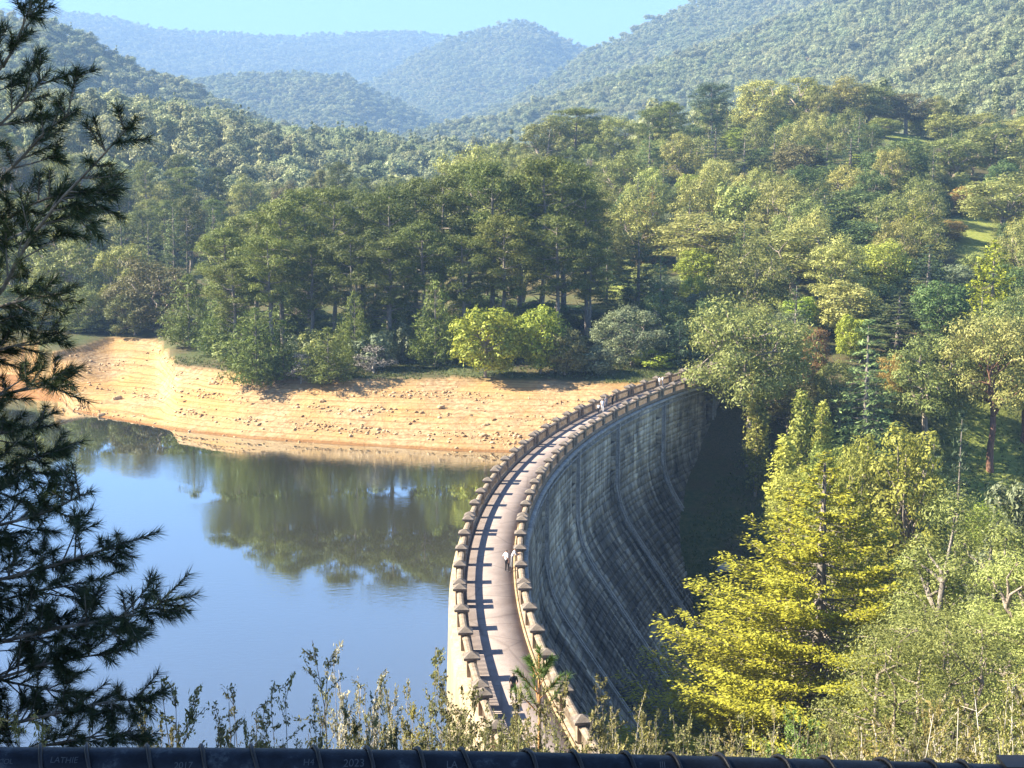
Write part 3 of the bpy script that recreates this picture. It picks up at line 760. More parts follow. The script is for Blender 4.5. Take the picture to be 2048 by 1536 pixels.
def make_poplar(seed, h=20, w=3.6, leaves=4200, size=.24):
    r = np.random.default_rng(seed); mb = MB(); mb.tube([(0, 0, -1), (0, 0, h * .5), (0, 0, h * .97)], [.014 * h, .01 * h, .002 * h], 6)
    cs = []; rs = []
    for z in np.arange(.10, .985, .035):
        env = w / 2 * (math.sin(math.pi * min(.97, z * .8 + .12)) ** .6)
        for k in range(3):
            a = r.uniform(0, 6.28); d = env * r.uniform(.2, .75); rad = env * r.uniform(.4, .65) + .1
            c = (math.cos(a) * d, math.sin(a) * d, z * h); cs.append(c); rs.append((rad, rad, rad * 1.7))
            mb.tube([(0, 0, z * h - .8), c], [.03, .012], 4)
    cs = np.array(cs); rs = np.array(rs); area = rs[:, 0] ** 2; per = np.maximum(6, leaves * area / area.sum())
    V, Q = clump_leaves(cs, rs, per, size, .55, r, out=.75, up=.1, shell=(.5, 1.1))
    return Tree('poplar', h, w, mb.mesh('trunk', True), mesh_np('crown', V, Q))

KINDS = {
    'euc': [make_euc(s) for s in (1, 2, 3, 4)],
    'euc_low': [make_euc(s, 18, 17, 10500, .27, .20, 42, flat=.75) for s in (21, 22, 23)],
    'euc_near': [make_euc(s, 20, 17, 42000, .13, .20, 64, asp=.30, fork=6, flat=.72) for s in (31, 32)],
    'euc_open': [make_euc(s, 23, 19, 16000, .23, .50, 42, fork=4, flat=.65) for s in (41, 42)],
    'pine': [make_pine(s) for s in (51, 52, 53, 54, 55)],
    'young_pine': [make_cone(s, 10, 8.5, 6500, .02, 13, .75, .35, .27, .55, .22, nb=8, upl=.2, ragged=.3) for s in (61, 62, 63)],
    'cedar': [make_tier(s, 24, 13, 13000, .05, 19, 9, .235, .78, .38, .02, .08, .22, .10, .32) for s in (71, 72, 73)],
    'dark_conifer': [make_cone(s, 24, 9.5, 8000, .05, 20, .42, -.12, .30, .75, ragged=.2) for s in (81, 82)],
    'golden': [make_tier(91, 27, 21, 180000, .0, 24, 18, .10, .88, .52, .04, .20, .22, .07, .36)],
    'golden_small': [make_tier(95, 14, 9, 9000, .0, 17, 11, .22, .60, .5, .15, .22, .2, .10, .3)],
    'poplar': [make_poplar(s) for s in (101, 102, 103)],
    'round': [make_round(s) for s in (111, 112, 113)],
    'leafy': [make_round(s, 15, 12, 10000, .235, .10, 46) for s in (121, 122, 123)],
    'leafy_tall': [make_round(s, 27, 12, 17000, .22, .06, 80) for s in (125, 126)],
    'euc_near_tall': [make_euc(35, 30, 13, 42000, .15, .22, 70, asp=.32, fork=6, flat=.85)],
    'euc_tall': [make_euc(s, 28, 12, 12000, .28, .22, 46, flat=.9) for s in (25, 26)],
    'shrub': [make_round(s, 4, 5, 2600, .16, .0, 16) for s in (131, 132)],
    'twiggy': [make_round(141, 5, 5, 1500, .10, .05, 18, bare=8)],
}
TREE_COUNT = {}
def plant(kind, loc, h, w, leaf, bark, name, label, cat='tree', group=None, var=None, rz=None):
    if kind in ('leafy', 'round') and h / w > 1.75: kind = 'leafy_tall'
    if kind == 'euc_near' and h / w > 1.7: kind = 'euc_near_tall'
    if kind in ('euc_low', 'euc', 'euc_open') and h / w > 1.9: kind = 'euc_tall'
    if kind == 'euc_low' and h / w > 1.45: kind = 'euc'
    vs = KINDS[kind]; T = vs[(TREE_COUNT.get(kind, 0) if var is None else var) % len(vs)]; TREE_COUNT[kind] = TREE_COUNT.get(kind, 0) + 1
    e = empty(name, loc, random.uniform(0, 6.28) if rz is None else rz)
    e.scale = (w / T.w, w / T.w, h / T.h)
    tag(e, label, cat, group)
    for nm, me, mt in (('trunk', T.trunk, M[bark]), ('crown', T.crown, M[leaf])):
        o = bpy.data.objects.new(nm, me); COL.objects.link(o); o.parent = e
        if not me.materials: me.materials.append(mt)
        o.material_slots[0].link = 'OBJECT'; o.material_slots[0].material = mt
    return e
PLACED = []           # (u0, u1, v_top, v_bottom, y) of every placed tree, for keeping fillers off the views
def tree_at(u, vtop, wpx, y, kind, leaf, bark, name, label, group=None, hmin=3.0, cat='tree', var=None, zoff=0):
    P = at(u, vtop, y); z0 = float(terrain(np.array([P[0]]), np.array([y]))[0]) - .2 + zoff
    h = max(hmin, P[2] - z0); w = wpx * y / F
    PLACED.append((u - wpx / 2, u + wpx / 2, vtop, px((P[0], y, z0))[1], y, P[0]))
    return plant(kind, (float(P[0]), float(y), z0), h, w, leaf, bark, name, label, cat, group, var)
GB, PB, RB, DB = 'gum_bark', 'pine_bark', 'red_bark', 'pale_bark'
PINEG = 'tall old pines of the lakeside grove'
G = [
 # u, top row, width, distance, kind, leaves, bark, name, label, group
 # --- valley below the dam
 (1505, 590, 270, 193, 'euc_open', 'euc_pale', GB, 'eucalyptus_tree', 'large spreading eucalyptus with forked trunk beside the far end of the dam', None),
 (1517, 728, 56, 186, 'poplar', 'poplar', GB, 'poplar_tree', 'slim solitary poplar standing right of the shaded dam slope', None),
 (1604, 780, 62, 178, 'poplar', 'poplar', GB, 'poplar_tree', 'tallest column of the pale green poplars below the dam', None),
 (1645, 803, 56, 180, 'poplar', 'poplar', GB, 'poplar_tree', 'slender poplar immediately right of the tallest poplar column', None),
 (1567, 872, 80, 172, 'poplar', 'poplar_yellow', GB, 'poplar_tree', 'short yellowing poplar left of the tallest poplar column', None),
 (1595, 935, 130, 165, 'leafy', 'poplar', GB, 'broadleaf_tree', 'pale green leafy tree at the foot of the poplar columns', None),
 (1655, 885, 120, 160, 'leafy', 'poplar', GB, 'broadleaf_tree', 'light green rounded tree behind the tip of the golden cypress', None),
 (1722, 868, 120, 152, 'leafy', 'poplar_yellow', GB, 'broadleaf_tree', 'yellow leafed tree directly behind the top of the golden cypress', None),
 (1825, 848, 190, 150, 'leafy', 'poplar_yellow', GB, 'broadleaf_tree', 'broad yellow-green tree between the golden cypress and a dark columnar conifer', None),
 (1925, 822, 105, 156, 'dark_conifer', 'dark_conifer', PB, 'conifer_tree', 'dark narrow conifer left of the sunny lawn with bare trunks', None),
 (1998, 630, 230, 192, 'euc_open', 'euc_pale', RB, 'eucalyptus_tree', 'tall eucalyptus with a red-brown trunk rising from the sunlit lawn', None),
 (2060, 600, 220, 198, 'euc_open', 'euc', RB, 'eucalyptus_tree', 'eucalyptus cut by the picture edge behind the lawn', None),
 (1738, 640, 190, 184, 'dark_conifer', 'cedar', PB, 'spruce_tree', 'dark ragged spruce with drooping branches between eucalypts below the dam', None),
 (1862, 672, 180, 196, 'euc', 'euc', GB, 'eucalyptus_tree', 'olive eucalyptus with orange tinged top behind the ragged spruce', None),
 (1795, 705, 80, 204, 'leafy', 'autumn', GB, 'broadleaf_tree', 'orange tinged tree glimpsed behind the ragged spruce', None),
 (1628, 652, 70, 206, 'leafy', 'red', GB, 'broadleaf_tree', 'reddish autumn tree right of the large eucalyptus at the dam end', None),
 (1680, 720, 120, 200, 'euc_low', 'euc', GB, 'eucalyptus_tree', 'shadowy eucalyptus left of the ragged spruce', None),
 (1580, 700, 130, 199, 'euc_low', 'euc_brown', GB, 'eucalyptus_tree', 'brownish eucalyptus behind the slim solitary poplar', None),
 # --- near trees at lower right
 (1650, 932, 800, 96, 'golden', 'golden', PB, 'golden_cypress', 'great golden yellow cypress with tiered branches below the lookout', None),
 (1945, 990, 330, 82, 'euc_near', 'euc', PB, 'eucalyptus_tree', 'grey-green eucalyptus right of the golden cypress', None),
 (1870, 1215, 470, 52, 'euc_near', 'euc', GB, 'eucalyptus_tree', 'nearest eucalyptus with pale limbs at the foot of the golden cypress', None),
 (2090, 1050, 330, 64, 'euc_near', 'euc_pale', GB, 'eucalyptus_tree', 'sunlit eucalyptus filling the lower corner beside the picture edge', None),
 (2030, 965, 180, 110, 'euc_low', 'grey', GB, 'eucalyptus_tree', 'grey leafed tree below the lawn by the picture edge', None),
 # --- second tier
 (1592, 452, 240, 262, 'euc', 'euc', GB, 'eucalyptus_tree', 'big domed olive eucalyptus in the middle of the wooded slope', None),
 (1425, 425, 230, 284, 'euc', 'euc_pale', GB, 'eucalyptus_tree', 'wide pale green eucalyptus dome left of the big olive dome', None),
 (1440, 545, 170, 262, 'cedar', 'cedar', PB, 'cedar_tree', 'flat tiered cedar in front of the wide pale green dome', None),
 (1768, 478, 115, 262, 'leafy', 'poplar_yellow', GB, 'broadleaf_tree', 'bright yellow broadleaf tree right of the big olive dome', None),
 (1990, 482, 130, 236, 'golden_small', 'golden', PB, 'golden_conifer', 'smaller golden yellow conifer near the right picture edge', None),
 (1860, 490, 150, 246, 'dark_conifer', 'dark_conifer', PB, 'conifer_tree', 'dense dark conifer between the bright yellow tree and golden conifer', None),
 (1800, 585, 200, 222, 'cedar', 'cedar', PB, 'cedar_tree', 'olive cedar below the bright yellow broadleaf tree', None),
 (1885, 560, 120, 230, 'leafy', 'deep', GB, 'broadleaf_tree', 'deep green tree left of the smaller golden conifer', None),
 (1278, 455, 140, 248, 'cedar', 'cedar', PB, 'cedar_tree', 'tall tiered cedar between the pine grove and the pale green dome', None),
 (1330, 590, 150, 226, 'euc_low', 'deep', GB, 'broadleaf_tree', 'dark leafy tree behind the far end of the dam', None),
 (1262, 612, 150, 217, 'euc_low', 'grey', GB, 'wattle_tree', 'grey-green wattle at the bank where the dam meets the trees', None),
 (1190, 690, 90, 209, 'shrub', 'grey', GB, 'wattle_shrub', 'small grey-green shrub left of the grey-green wattle', None),
 (1310, 700, 90, 214, 'shrub', 'wattle', GB, 'shrub', 'bright green shrub above the far dam parapet', None),
 (1215, 455, 60, 262, 'dark_conifer', 'deep', PB, 'conifer_tree', 'slim conifer by the small sunny lawn right of the pine grove', None),
 (1360, 640, 100, 216, 'young_pine', 'dark_conifer', PB, 'pine_tree', 'dark young pine behind the dam end', None),
 (1690, 560, 150, 235, 'leafy', 'euc_pale', GB, 'broadleaf_tree', 'soft green tree right below the big olive dome', None),
 (1500, 600, 120, 232, 'euc_low', 'euc', GB, 'eucalyptus_tree', 'low eucalyptus under the big olive dome', None),
 # --- lake bank
 (972, 612, 142, 206, 'round', 'wattle', GB, 'wattle_tree', 'bright yellow-green rounded tree on the bank below the pine grove', None),
 (1082, 612, 120, 209, 'round', 'wattle', GB, 'wattle_tree', 'rounded green tree next to the bright yellow-green one on the bank', None),
 (1130, 655, 90, 208, 'round', 'euc_brown', GB, 'wattle_tree', 'brownish rounded tree at the end of the bank trees', None),
 (375, 548, 120, 243, 'young_pine', 'young_pine', PB, 'pine_tree', 'leftmost pine at the edge of the bare bank', None),
 (440, 590, 120, 232, 'young_pine', 'young_pine', PB, 'pine_tree', 'dense young pine right behind the leftmost bank pine', None),
 (510, 615, 150, 208, 'young_pine', 'young_pine', PB, 'pine_tree', 'bushy pine leaning over the bare bank left of the grey twigs', None),
 (565, 640, 100, 209, 'young_pine', 'young_pine', PB, 'pine_tree', 'bushy pine touching the grey twigs on the bank', None),
 (655, 655, 130, 206, 'young_pine', 'young_pine', PB, 'pine_tree', 'squat bushy pine standing alone on the bank edge', None),
 (600, 705, 60, 207, 'twiggy', 'twig_grey', DB, 'bare_shrub', 'bare grey twiggy shrub between two bushy bank pines', None),
 (748, 690, 90, 212, 'twiggy', 'twig_grey', DB, 'bare_shrub', 'bare pinkish grey shrub right of the squat bushy pine', None),
 (752, 660, 100, 216, 'shrub', 'grey', GB, 'wattle_shrub', 'pale grey-green shrub above the squat bushy pine', None),
 (805, 640, 70, 222, 'shrub', 'grey', GB, 'wattle_shrub', 'pale upright shrub under the middle of the pine grove', None),
 (690, 620, 80, 222, 'young_pine', 'young_pine', PB, 'pine_tree', 'young pine under the grove behind the squat bushy pine', None),
 (870, 560, 110, 218, 'young_pine', 'young_pine', PB, 'pine_tree', 'medium pine left above the bright yellow-green bank tree', None),
 (305, 512, 190, 272, 'euc_low', 'euc_brown', GB, 'eucalyptus_tree', 'brownish rounded eucalyptus behind the grassy spit', None),
 (245, 488, 120, 282, 'euc', 'euc_yellow', GB, 'eucalyptus_tree', 'yellowish eucalyptus left of the brownish rounded one', None),
 (265, 580, 110, 268, 'euc_low', 'euc', GB, 'eucalyptus_tree', 'olive low tree at the edge of the grassy spit', None),
 (120, 480, 150, 285, 'euc', 'euc', GB, 'eucalyptus_tree', 'shadowed eucalyptus behind the big foreground pine', None),
 (30, 470, 150, 290, 'euc', 'euc', GB, 'eucalyptus_tree', 'eucalyptus at the left picture edge behind the foreground pine', None),
 # --- autumn and garden trees higher up
 (1282, 378, 135, 304, 'euc_low', 'euc_yellow', GB, 'broadleaf_tree', 'yellow topped tree right of the pine grove', None),
 (1305, 375, 80, 306, 'cedar', 'autumn', PB, 'cedar_tree', 'orange-yellow tiered tree rising out of the yellow topped one', None),
 (1412, 333, 130, 322, 'euc_low', 'euc_yellow', GB, 'broadleaf_tree', 'rounded yellow-green tree in the upper garden', None),
 (1380, 390, 90, 314, 'cedar', 'cedar', PB, 'cedar_tree', 'grey-green cedar at the left foot of the rounded yellow-green tree', None),
 (1478, 362, 110, 316, 'round', 'euc_pale', GB, 'broadleaf_tree', 'light green bushy tree right of the rounded yellow-green tree', None),
 (1562, 355, 130, 306, 'euc_low', 'euc_pale', GB, 'eucalyptus_tree', 'pale lumpy eucalyptus above the big olive dome', None),
 (1650, 380, 110, 305, 'dark_conifer', 'dark_conifer', PB, 'conifer_tree', 'dark brownish conifer right of the pale lumpy eucalyptus', None),
 (1720, 375, 140, 318, 'leafy', 'deep', GB, 'broadleaf_tree', 'deep green broadleaf tree in the right garden', None),
 (1735, 440, 150, 288, 'leafy', 'deep', GB, 'broadleaf_tree', 'dark bushy tree above the bright yellow broadleaf tree', None),
 (1830, 415, 80, 296, 'golden_small', 'poplar_yellow', PB, 'golden_conifer', 'small yellow tiered tree left of the sloping lawn', None),
 (1850, 440, 120, 290, 'euc_low', 'euc', GB, 'eucalyptus_tree', 'eucalyptus left of the sloping lawn', None),
 (1925, 372, 70, 350, 'leafy', 'autumn', GB, 'broadleaf_tree', 'orange autumn tree at the top of the sloping lawn', None),
 (1898, 440, 75, 318, 'leafy', 'autumn', GB, 'broadleaf_tree', 'small orange autumn tree beside the sloping lawn', None),
 (2010, 345, 180, 322, 'euc', 'euc_pale', GB, 'eucalyptus_tree', 'pale eucalyptus right of the sloping lawn', None),
 (2050, 430, 120, 270, 'euc_low', 'euc_pale', GB, 'eucalyptus_tree', 'light eucalyptus cut by the right picture edge above the golden conifer', None),
 # --- conifers and crest of the garden hill
 (1432, 245, 95, 395, 'dark_conifer', 'dark_conifer', PB, 'conifer_tree', 'dark conifer in the centre of the upper garden row', None),
 (1490, 268, 95, 392, 'cedar', 'cedar', PB, 'cedar_tree', 'cedar right of the dark conifer in the upper garden row', None),
 (1550, 262, 100, 390, 'cedar', 'cedar', PB, 'cedar_tree', 'middle cedar of the upper garden row', None),
 (1602, 285, 100, 384, 'leafy', 'euc_brown', GB, 'broadleaf_tree', 'brownish bare-looking tree among the upper cedars', None),
 (1655, 283, 120, 380, 'cedar', 'cedar', PB, 'cedar_tree', 'pale edged cedar with wide tiers in the upper garden row', None),
 (1703, 268, 90, 386, 'dark_conifer', 'dark_conifer', PB, 'conifer_tree', 'dark conifer at the right end of the upper cedar row', None),
 (1760, 292, 80, 362, 'leafy', 'deep', GB, 'broadleaf_tree', 'blue-green rounded tree below the upper lawn', None),
 (1815, 275, 110, 372, 'leafy', 'deep', GB, 'broadleaf_tree', 'large blue-green tree right below the upper lawn', None),
 (1905, 275, 140, 392, 'euc', 'euc_pale', GB, 'eucalyptus_tree', 'greyish eucalyptus right of the upper lawn', None),
 (1985, 255, 160, 402, 'euc', 'euc', GB, 'eucalyptus_tree', 'eucalyptus with dark limbs at the right of the hilltop', None),
 (1365, 265, 90, 400, 'euc', 'euc_yellow', GB, 'eucalyptus_tree', 'tan eucalyptus left of the dark central conifer', None),
 (1300, 255, 100, 410, 'cedar', 'cedar', PB, 'cedar_tree', 'grey cedar at the left of the upper garden', None),
 (1240, 300, 110, 372, 'euc', 'euc', GB, 'eucalyptus_tree', 'olive eucalyptus directly behind the right end of the pine grove', None),
 (1428, 165, 85, 468, 'pine', 'dark_conifer', PB, 'pine_tree', 'tall dark pine on the hill crest left of the tan eucalypts', None),
 (1342, 203, 80, 470, 'pine', 'pine', PB, 'pine_tree', 'dark pine on the crest left of the tallest crest pine', None),
 (1305, 215, 70, 472, 'pine', 'pine', PB, 'pine_tree', 'leftmost of the dark pines on the hill crest', None),
 (1225, 232, 110, 466, 'euc_open', 'euc_yellow', GB, 'eucalyptus_tree', 'tan eucalyptus with white limbs on the left hill crest', None),
 (1150, 215, 130, 470, 'pine', 'pine', PB, 'pine_tree', 'broad dark pine at the left end of the hill crest', None),
 (1095, 235, 120, 462, 'euc', 'euc', GB, 'eucalyptus_tree', 'shaded eucalyptus left of the broad dark crest pine', None),
 (1520, 158, 110, 482, 'euc', 'euc_yellow', GB, 'eucalyptus_tree', 'leftmost tan eucalyptus on the hill crest', None),
 (1605, 153, 120, 486, 'euc', 'euc_yellow', GB, 'eucalyptus_tree', 'second tan eucalyptus from the left on the hill crest', None),
 (1682, 152, 120, 488, 'euc', 'euc_yellow', GB, 'eucalyptus_tree', 'third tan eucalyptus from the left on the hill crest', None),
 (1748, 172, 100, 490, 'euc', 'euc', GB, 'eucalyptus_tree', 'olive eucalyptus right of the tan crest eucalypts', None),
 (1815, 185, 110, 492, 'euc', 'euc_brown', GB, 'eucalyptus_tree', 'brown eucalyptus at the right end of the hill crest', None),
 (1770, 235, 70, 470, 'leafy', 'poplar', GB, 'broadleaf_tree', 'light green tree left of the upper lawn', None),
 (1845, 212, 60, 496, 'leafy', 'poplar', GB, 'broadleaf_tree', 'light green tree behind the upper lawn', None),
 (1890, 225, 90, 480, 'leafy', 'euc_yellow', GB, 'broadleaf_tree', 'yellowish tree at the right of the upper lawn', None),
 (1960, 225, 110, 482, 'euc', 'euc_yellow', GB, 'eucalyptus_tree', 'yellowish eucalyptus on the right hill crest', None),
 (2030, 235, 100, 476, 'euc', 'euc_yellow', GB, 'eucalyptus_tree', 'yellow-green eucalyptus on the crest by the picture edge', None),
 (940, 290, 150, 330, 'euc_open', 'euc_yellow', GB, 'eucalyptus_tree', 'yellow-green eucalyptus showing above the middle of the pine grove', None),
 # --- conifers left of the grove
 (345, 408, 90, 335, 'cedar', 'cedar', PB, 'cedar_tree', 'left one of the two tiered conifers beyond the brownish tree', None),
 (425, 402, 80, 332, 'cedar', 'cedar', PB, 'cedar_tree', 'tiered conifer beside the left edge of the pine grove', None),
 (295, 440, 90, 320, 'cedar', 'cedar', PB, 'cedar_tree', 'broad conifer above the brownish rounded eucalyptus', None),
 (240, 415, 80, 345, 'cedar', 'cedar', PB, 'cedar_tree', 'blue-green conifer above the yellowish eucalyptus', None),
 (180, 430, 90, 340, 'cedar', 'dark_conifer', PB, 'conifer_tree', 'dark conifer seen right of the foreground pine branches', None),
]
for t_ in G: tree_at(*t_)
# the pine grove
PG = [(u_, v_, w_ * 1.12, y_) for u_, v_, w_, y_ in [(455, 455, 120, 240), (505, 425, 125, 246), (560, 398, 130, 236), (615, 375, 125, 250), (665, 372, 120, 238), (720, 388, 120, 247), (775, 372, 125, 236),
      (830, 355, 120, 250), (880, 348, 130, 240), (935, 325, 140, 252), (985, 322, 140, 238), (1040, 338, 130, 248), (1085, 312, 150, 240), (1130, 322, 140, 254),
      (1175, 372, 110, 242), (540, 470, 120, 226), (700, 470, 110, 224), (850, 440, 120, 226), (1010, 430, 130, 226), (1120, 430, 130, 228), (620, 480, 110, 228), (780, 475, 110, 225), (930, 470, 110, 224), (1180, 480, 90, 236), (470, 520, 110, 228)]]
ORD = 'first second third fourth fifth sixth seventh eighth ninth tenth eleventh twelfth thirteenth fourteenth fifteenth'.split()
for front in (0, 1):
    rowp = sorted(p for p in PG if (p[1] >= 430 and p[3] < 232 or p[1] >= 480) == bool(front))
    for i, (u, v, w, y) in enumerate(rowp):
        tree_at(u, v, w, y, 'pine', 'pine', PB, 'pine_tree', ('%s pine from the left in the front row of the lakeside grove' if front else '%s tall pine from the left along the top of the grove') % ORD[i], PINEG)
ru = np.random.default_rng(15)
for k in range(26):
    u = ru.uniform(440, 1190); y = ru.uniform(212, 236)
    if 760 < u < 900 and y < 222: continue
    if k % 3 == 0: tree_at(u, ru.uniform(560, 650), ru.uniform(80, 120), y, 'young_pine', 'young_pine', PB, 'pine_tree', 'young pine among its alike under the lakeside grove', 'young pines under the grove')
    else: tree_at(u, ru.uniform(655, 710), ru.uniform(60, 110), y, 'shrub', ['deep', 'grey', 'euc'][k % 3 if k % 2 else 2], GB, 'shrub', 'low shrub among its alike on the floor of the grove', 'shrubs under the grove', 1.5, 'shrub')
for k in range(26):
    u = 440 + 30 * k + ru.uniform(-10, 10); y = ru.uniform(246, 258)
    tree_at(u, ru.uniform(585, 650), ru.uniform(90, 130), y, 'round', ['deep', 'euc', 'deep'][k % 3], GB, 'shrub_tree', 'dark bushy tree among its alike behind the trunks of the grove', 'dark bushes behind the grove', 3.0, 'tree')
# forest trees that nothing in the picture tells apart: set where no listed tree stands
KEEP = [(1905, 400, 1985, 505, 345), (1770, 250, 1850, 275, 480), (1225, 535, 1262, 560, 290), (1940, 850, 2048, 950, 195), (1385, 800, 1520, 1250, 400), (150, 690, 1200, 920, 230)]
rf = np.random.default_rng(77); nfill = 0
def filler(u, y, h, w, kind, leaf, bark, name, label, group):
    global nfill
    x = (u - 1024) / F * y * .995; z0 = float(terrain(np.array([x]), np.array([y]))[0]) - .2
    uu, vt = px((x, y, z0 + h)); vb = px((x, y, z0))[1]; wp = w * F / y
    for a, b, c, d, yk in KEEP:
        if y < yk and uu + wp / 2 > a and uu - wp / 2 < c and vb > b and vt < d: return
    for (a, b, c, d, yp, xp) in PLACED:
        if math.hypot(x - xp, y - yp) < .36 * (w + (b - a) * yp / F): return
        if yp > y and a + (b - a) * .25 < uu < b - (b - a) * .25 and vt < c + (d - c) * .45: return        # would hide the top of a listed tree
    PLACED.append((uu - wp / 2, uu + wp / 2, vt, vb, y, x)); nfill += 1
    plant(kind, (x, y, z0), h, w, leaf, bark, name, label, 'tree', group)
for k in range(900):
    if nfill >= 150: break
    u = rf.uniform(1190, 2120); y = rf.uniform(216, 500) if rf.random() < .85 else rf.uniform(160, 216)
    if y < 216 and u < 1640: continue
    c = rf.random()
    if c < .62: filler(u, y, rf.uniform(11, 17), rf.uniform(10, 15), 'euc_low', ['euc', 'euc_pale', 'euc', 'euc_yellow'][int(rf.integers(4))], GB, 'eucalyptus_tree', 'eucalyptus among its alike in the dense wood on the right slope', 'eucalypts filling the right slope')
    elif c < .82: filler(u, y, rf.uniform(12, 19), rf.uniform(6, 10), 'cedar', 'cedar', PB, 'cedar_tree', 'grey-green conifer among its alike in the wood on the right slope', 'conifers filling the right slope')
    else: filler(u, y, rf.uniform(8, 13), rf.uniform(8, 12), 'leafy', ['deep', 'wattle', 'deep'][int(rf.integers(3))], GB, 'broadleaf_tree', 'green broadleaf tree among its alike on the right slope', 'broadleaf trees filling the right slope')
for k in range(900):
    if nfill >= 190: break
    u = rf.uniform(1200, 2100); y = rf.uniform(217, 400)
    filler(u, y, rf.uniform(4, 8), rf.uniform(5, 9), 'round', ['deep', 'euc', 'grey', 'wattle', 'euc_pale'][int(rf.integers(5))], GB, 'shrub_tree', 'small bushy tree among its alike between the taller trees on the right slope', 'small bushy trees on the right slope')
for k in range(18):
    u = rf.uniform(-20, 235); tree_at(u, rf.uniform(560, 660), rf.uniform(80, 130), rf.uniform(270, 283), 'euc_low', ['euc', 'deep', 'euc_brown'][k % 3], GB, 'eucalyptus_tree', 'low dark tree among its alike behind the inlet at the left', 'low trees behind the inlet')
n1 = nfill
for k in range(2500):
    if nfill >= n1 + 230: break
    u = rf.uniform(-40, 1180); y = 262 + 240 * rf.random() ** .8
    if y < 300 and 200 < u < 440: continue
    if rf.random() < .72: filler(u, y, rf.uniform(17, 23), rf.uniform(10, 14), 'euc', ['euc', 'euc_pale', 'euc', 'euc_brown'][int(rf.integers(4))], GB, 'eucalyptus_tree', 'eucalyptus among its alike in the forest behind the pine grove', 'eucalypts of the forest behind the grove')
    else: filler(u, y, rf.uniform(17, 24), rf.uniform(7, 10), 'pine', 'pine', PB, 'pine_tree', 'dark pine among its alike in the forest behind the lakeside grove', 'pines of the forest behind the grove')
print('FILL', n1, nfill)

# ------------------------------------------------------------------ far forest: one mass nobody could count
def far_tree(seed, h, w, n, size, cone=False):
    r = np.random.default_rng(seed); cs = []; rs = []
    if cone:
        for f in np.linspace(.15, .95, 8):
            cs.append((r.normal() * .3, r.normal() * .3, f * h)); q = w / 2 * (1.05 - f); rs.append((q, q, q * .5 + .4))
    else:
        for k in range(14):
            a = r.uniform(0, 6.28); d = w * .34 * math.sqrt(r.random()); rad = w * r.uniform(.13, .23)
            cs.append((math.cos(a) * d, math.sin(a) * d, h * r.uniform(.52, .80) + (w * .34 - d) * .45)); rs.append((rad, rad, rad * .75))
    V, Q = clump_leaves(np.array(cs), np.array(rs), max(4, n // len(cs)), size, .8, r, out=.85, up=.15, shell=(.6, 1.1))
    mb = MB(); mb.tube([(0, 0, -1), (0, 0, h * .7)], [.25, .1], 4); tv = np.array(mb.v); tq = np.array([f for f in mb.f if len(f) == 4])
    me = mesh_np('forest_tree', np.concatenate([V, tv]), np.concatenate([Q, tq + len(V)])); me.materials.append(M['far']); return me
far_col = bpy.data.collections.new('forest_kinds')
FAR = [far_tree(201, 21, 15, 1000, .50), far_tree(202, 23, 14, 1000, .50), far_tree(203, 19, 16, 1000, .52), far_tree(204, 22, 13, 950, .48), far_tree(205, 24, 10, 800, .46, True)]
for k, me in enumerate(FAR): far_col.objects.link(bpy.data.objects.new('forest_tree_%d' % k, me))
pts = []
rr_ = np.random.default_rng(9)
# visible parts only: along each line of sight keep places not far below what stands in front
azs = np.linspace(math.tan(math.radians(-24)), math.tan(math.radians(24)), 700)
ys = np.geomspace(300, 6600, 900)
GX = azs[:, None] * ys[None]; GY = np.broadcast_to(ys[None], GX.shape); GZ = terrain(GX, GY)
sl = (GZ + 20 - EYE) / GY; run = np.maximum.accumulate(sl, 1)
vis_lim = np.concatenate([np.full((len(azs), 1), -9.0), run[:, :-1]], 1)
y = 440.0
while y < 6500:
    sp = max(7.2, 7.2 * (y / 1700) ** .55) if y > 700 else 8.5
    xs = np.arange(-.44 * y, .44 * y, sp); xs = xs + rr_.uniform(-.45, .45, len(xs)) * sp; yy = y + rr_.uniform(-.5, .5, len(xs)) * sp
    zz = terrain(xs, yy); ai = np.clip(np.searchsorted(azs, xs / yy), 0, len(azs) - 1); yi = np.clip(np.searchsorted(ys, yy * .97), 0, len(ys) - 1)
    gap = fbm(xs, yy, 75, 52); ok0 = gap > -.62 + .25 * (rr_.random(len(xs)) - .5)
    ok = ok0 & ((zz + 27 - EYE) / yy > vis_lim[ai, yi] - 6.0 / yy)
    u = 1024 + F * xs / yy
    ok &= ~((yy < 505) & (u < 2600) & (u > 1180))            # the garden slope has its own trees
    ok &= ~((yy < 490) & (u < 1180))
    sc_ = (.52 + .62 * rr_.random(len(xs)) ** 1.6) * (1.0 + .22 * fbm(xs, yy, 130, 41)) * max(1.0, sp / 9.0) ** .8
    for a_, b_, c_, s_ in zip(xs[ok], yy[ok], zz[ok], sc_[ok]): pts.append((a_, b_, c_, s_))
    y += sp * .92
pts = np.array(pts); print('FOREST', len(pts))
pm = bpy.data.meshes.new('forest'); pm.vertices.add(len(pts)); pm.vertices.foreach_set('co', pts[:, :3].astype(np.float32).ravel())
for nm, ar in (('fsc', pts[:, 3]), ('frot', rr_.uniform(0, 6.28, len(pts)))):
    a = pm.attributes.new(nm, 'FLOAT', 'POINT'); a.data.foreach_set('value', ar.astype(np.float32))
patch = fbm(pts[:, 0], pts[:, 1], 240, 31)
kind = np.where((rr_.random(len(pts)) < .16 + .3 * (patch > .45)) & (pts[:, 1] < 1500), 4, rr_.integers(0, 4, len(pts)))
a = pm.attributes.new('fkind', 'INT', 'POINT'); a.data.foreach_set('value', kind.astype(np.int32))
forest = link('forest', pm); tag(forest, 'dense eucalyptus forest covering the far hills and mountains', 'forest', kind='stuff')
ng = bpy.data.node_groups.new('forest_scatter', 'GeometryNodeTree')
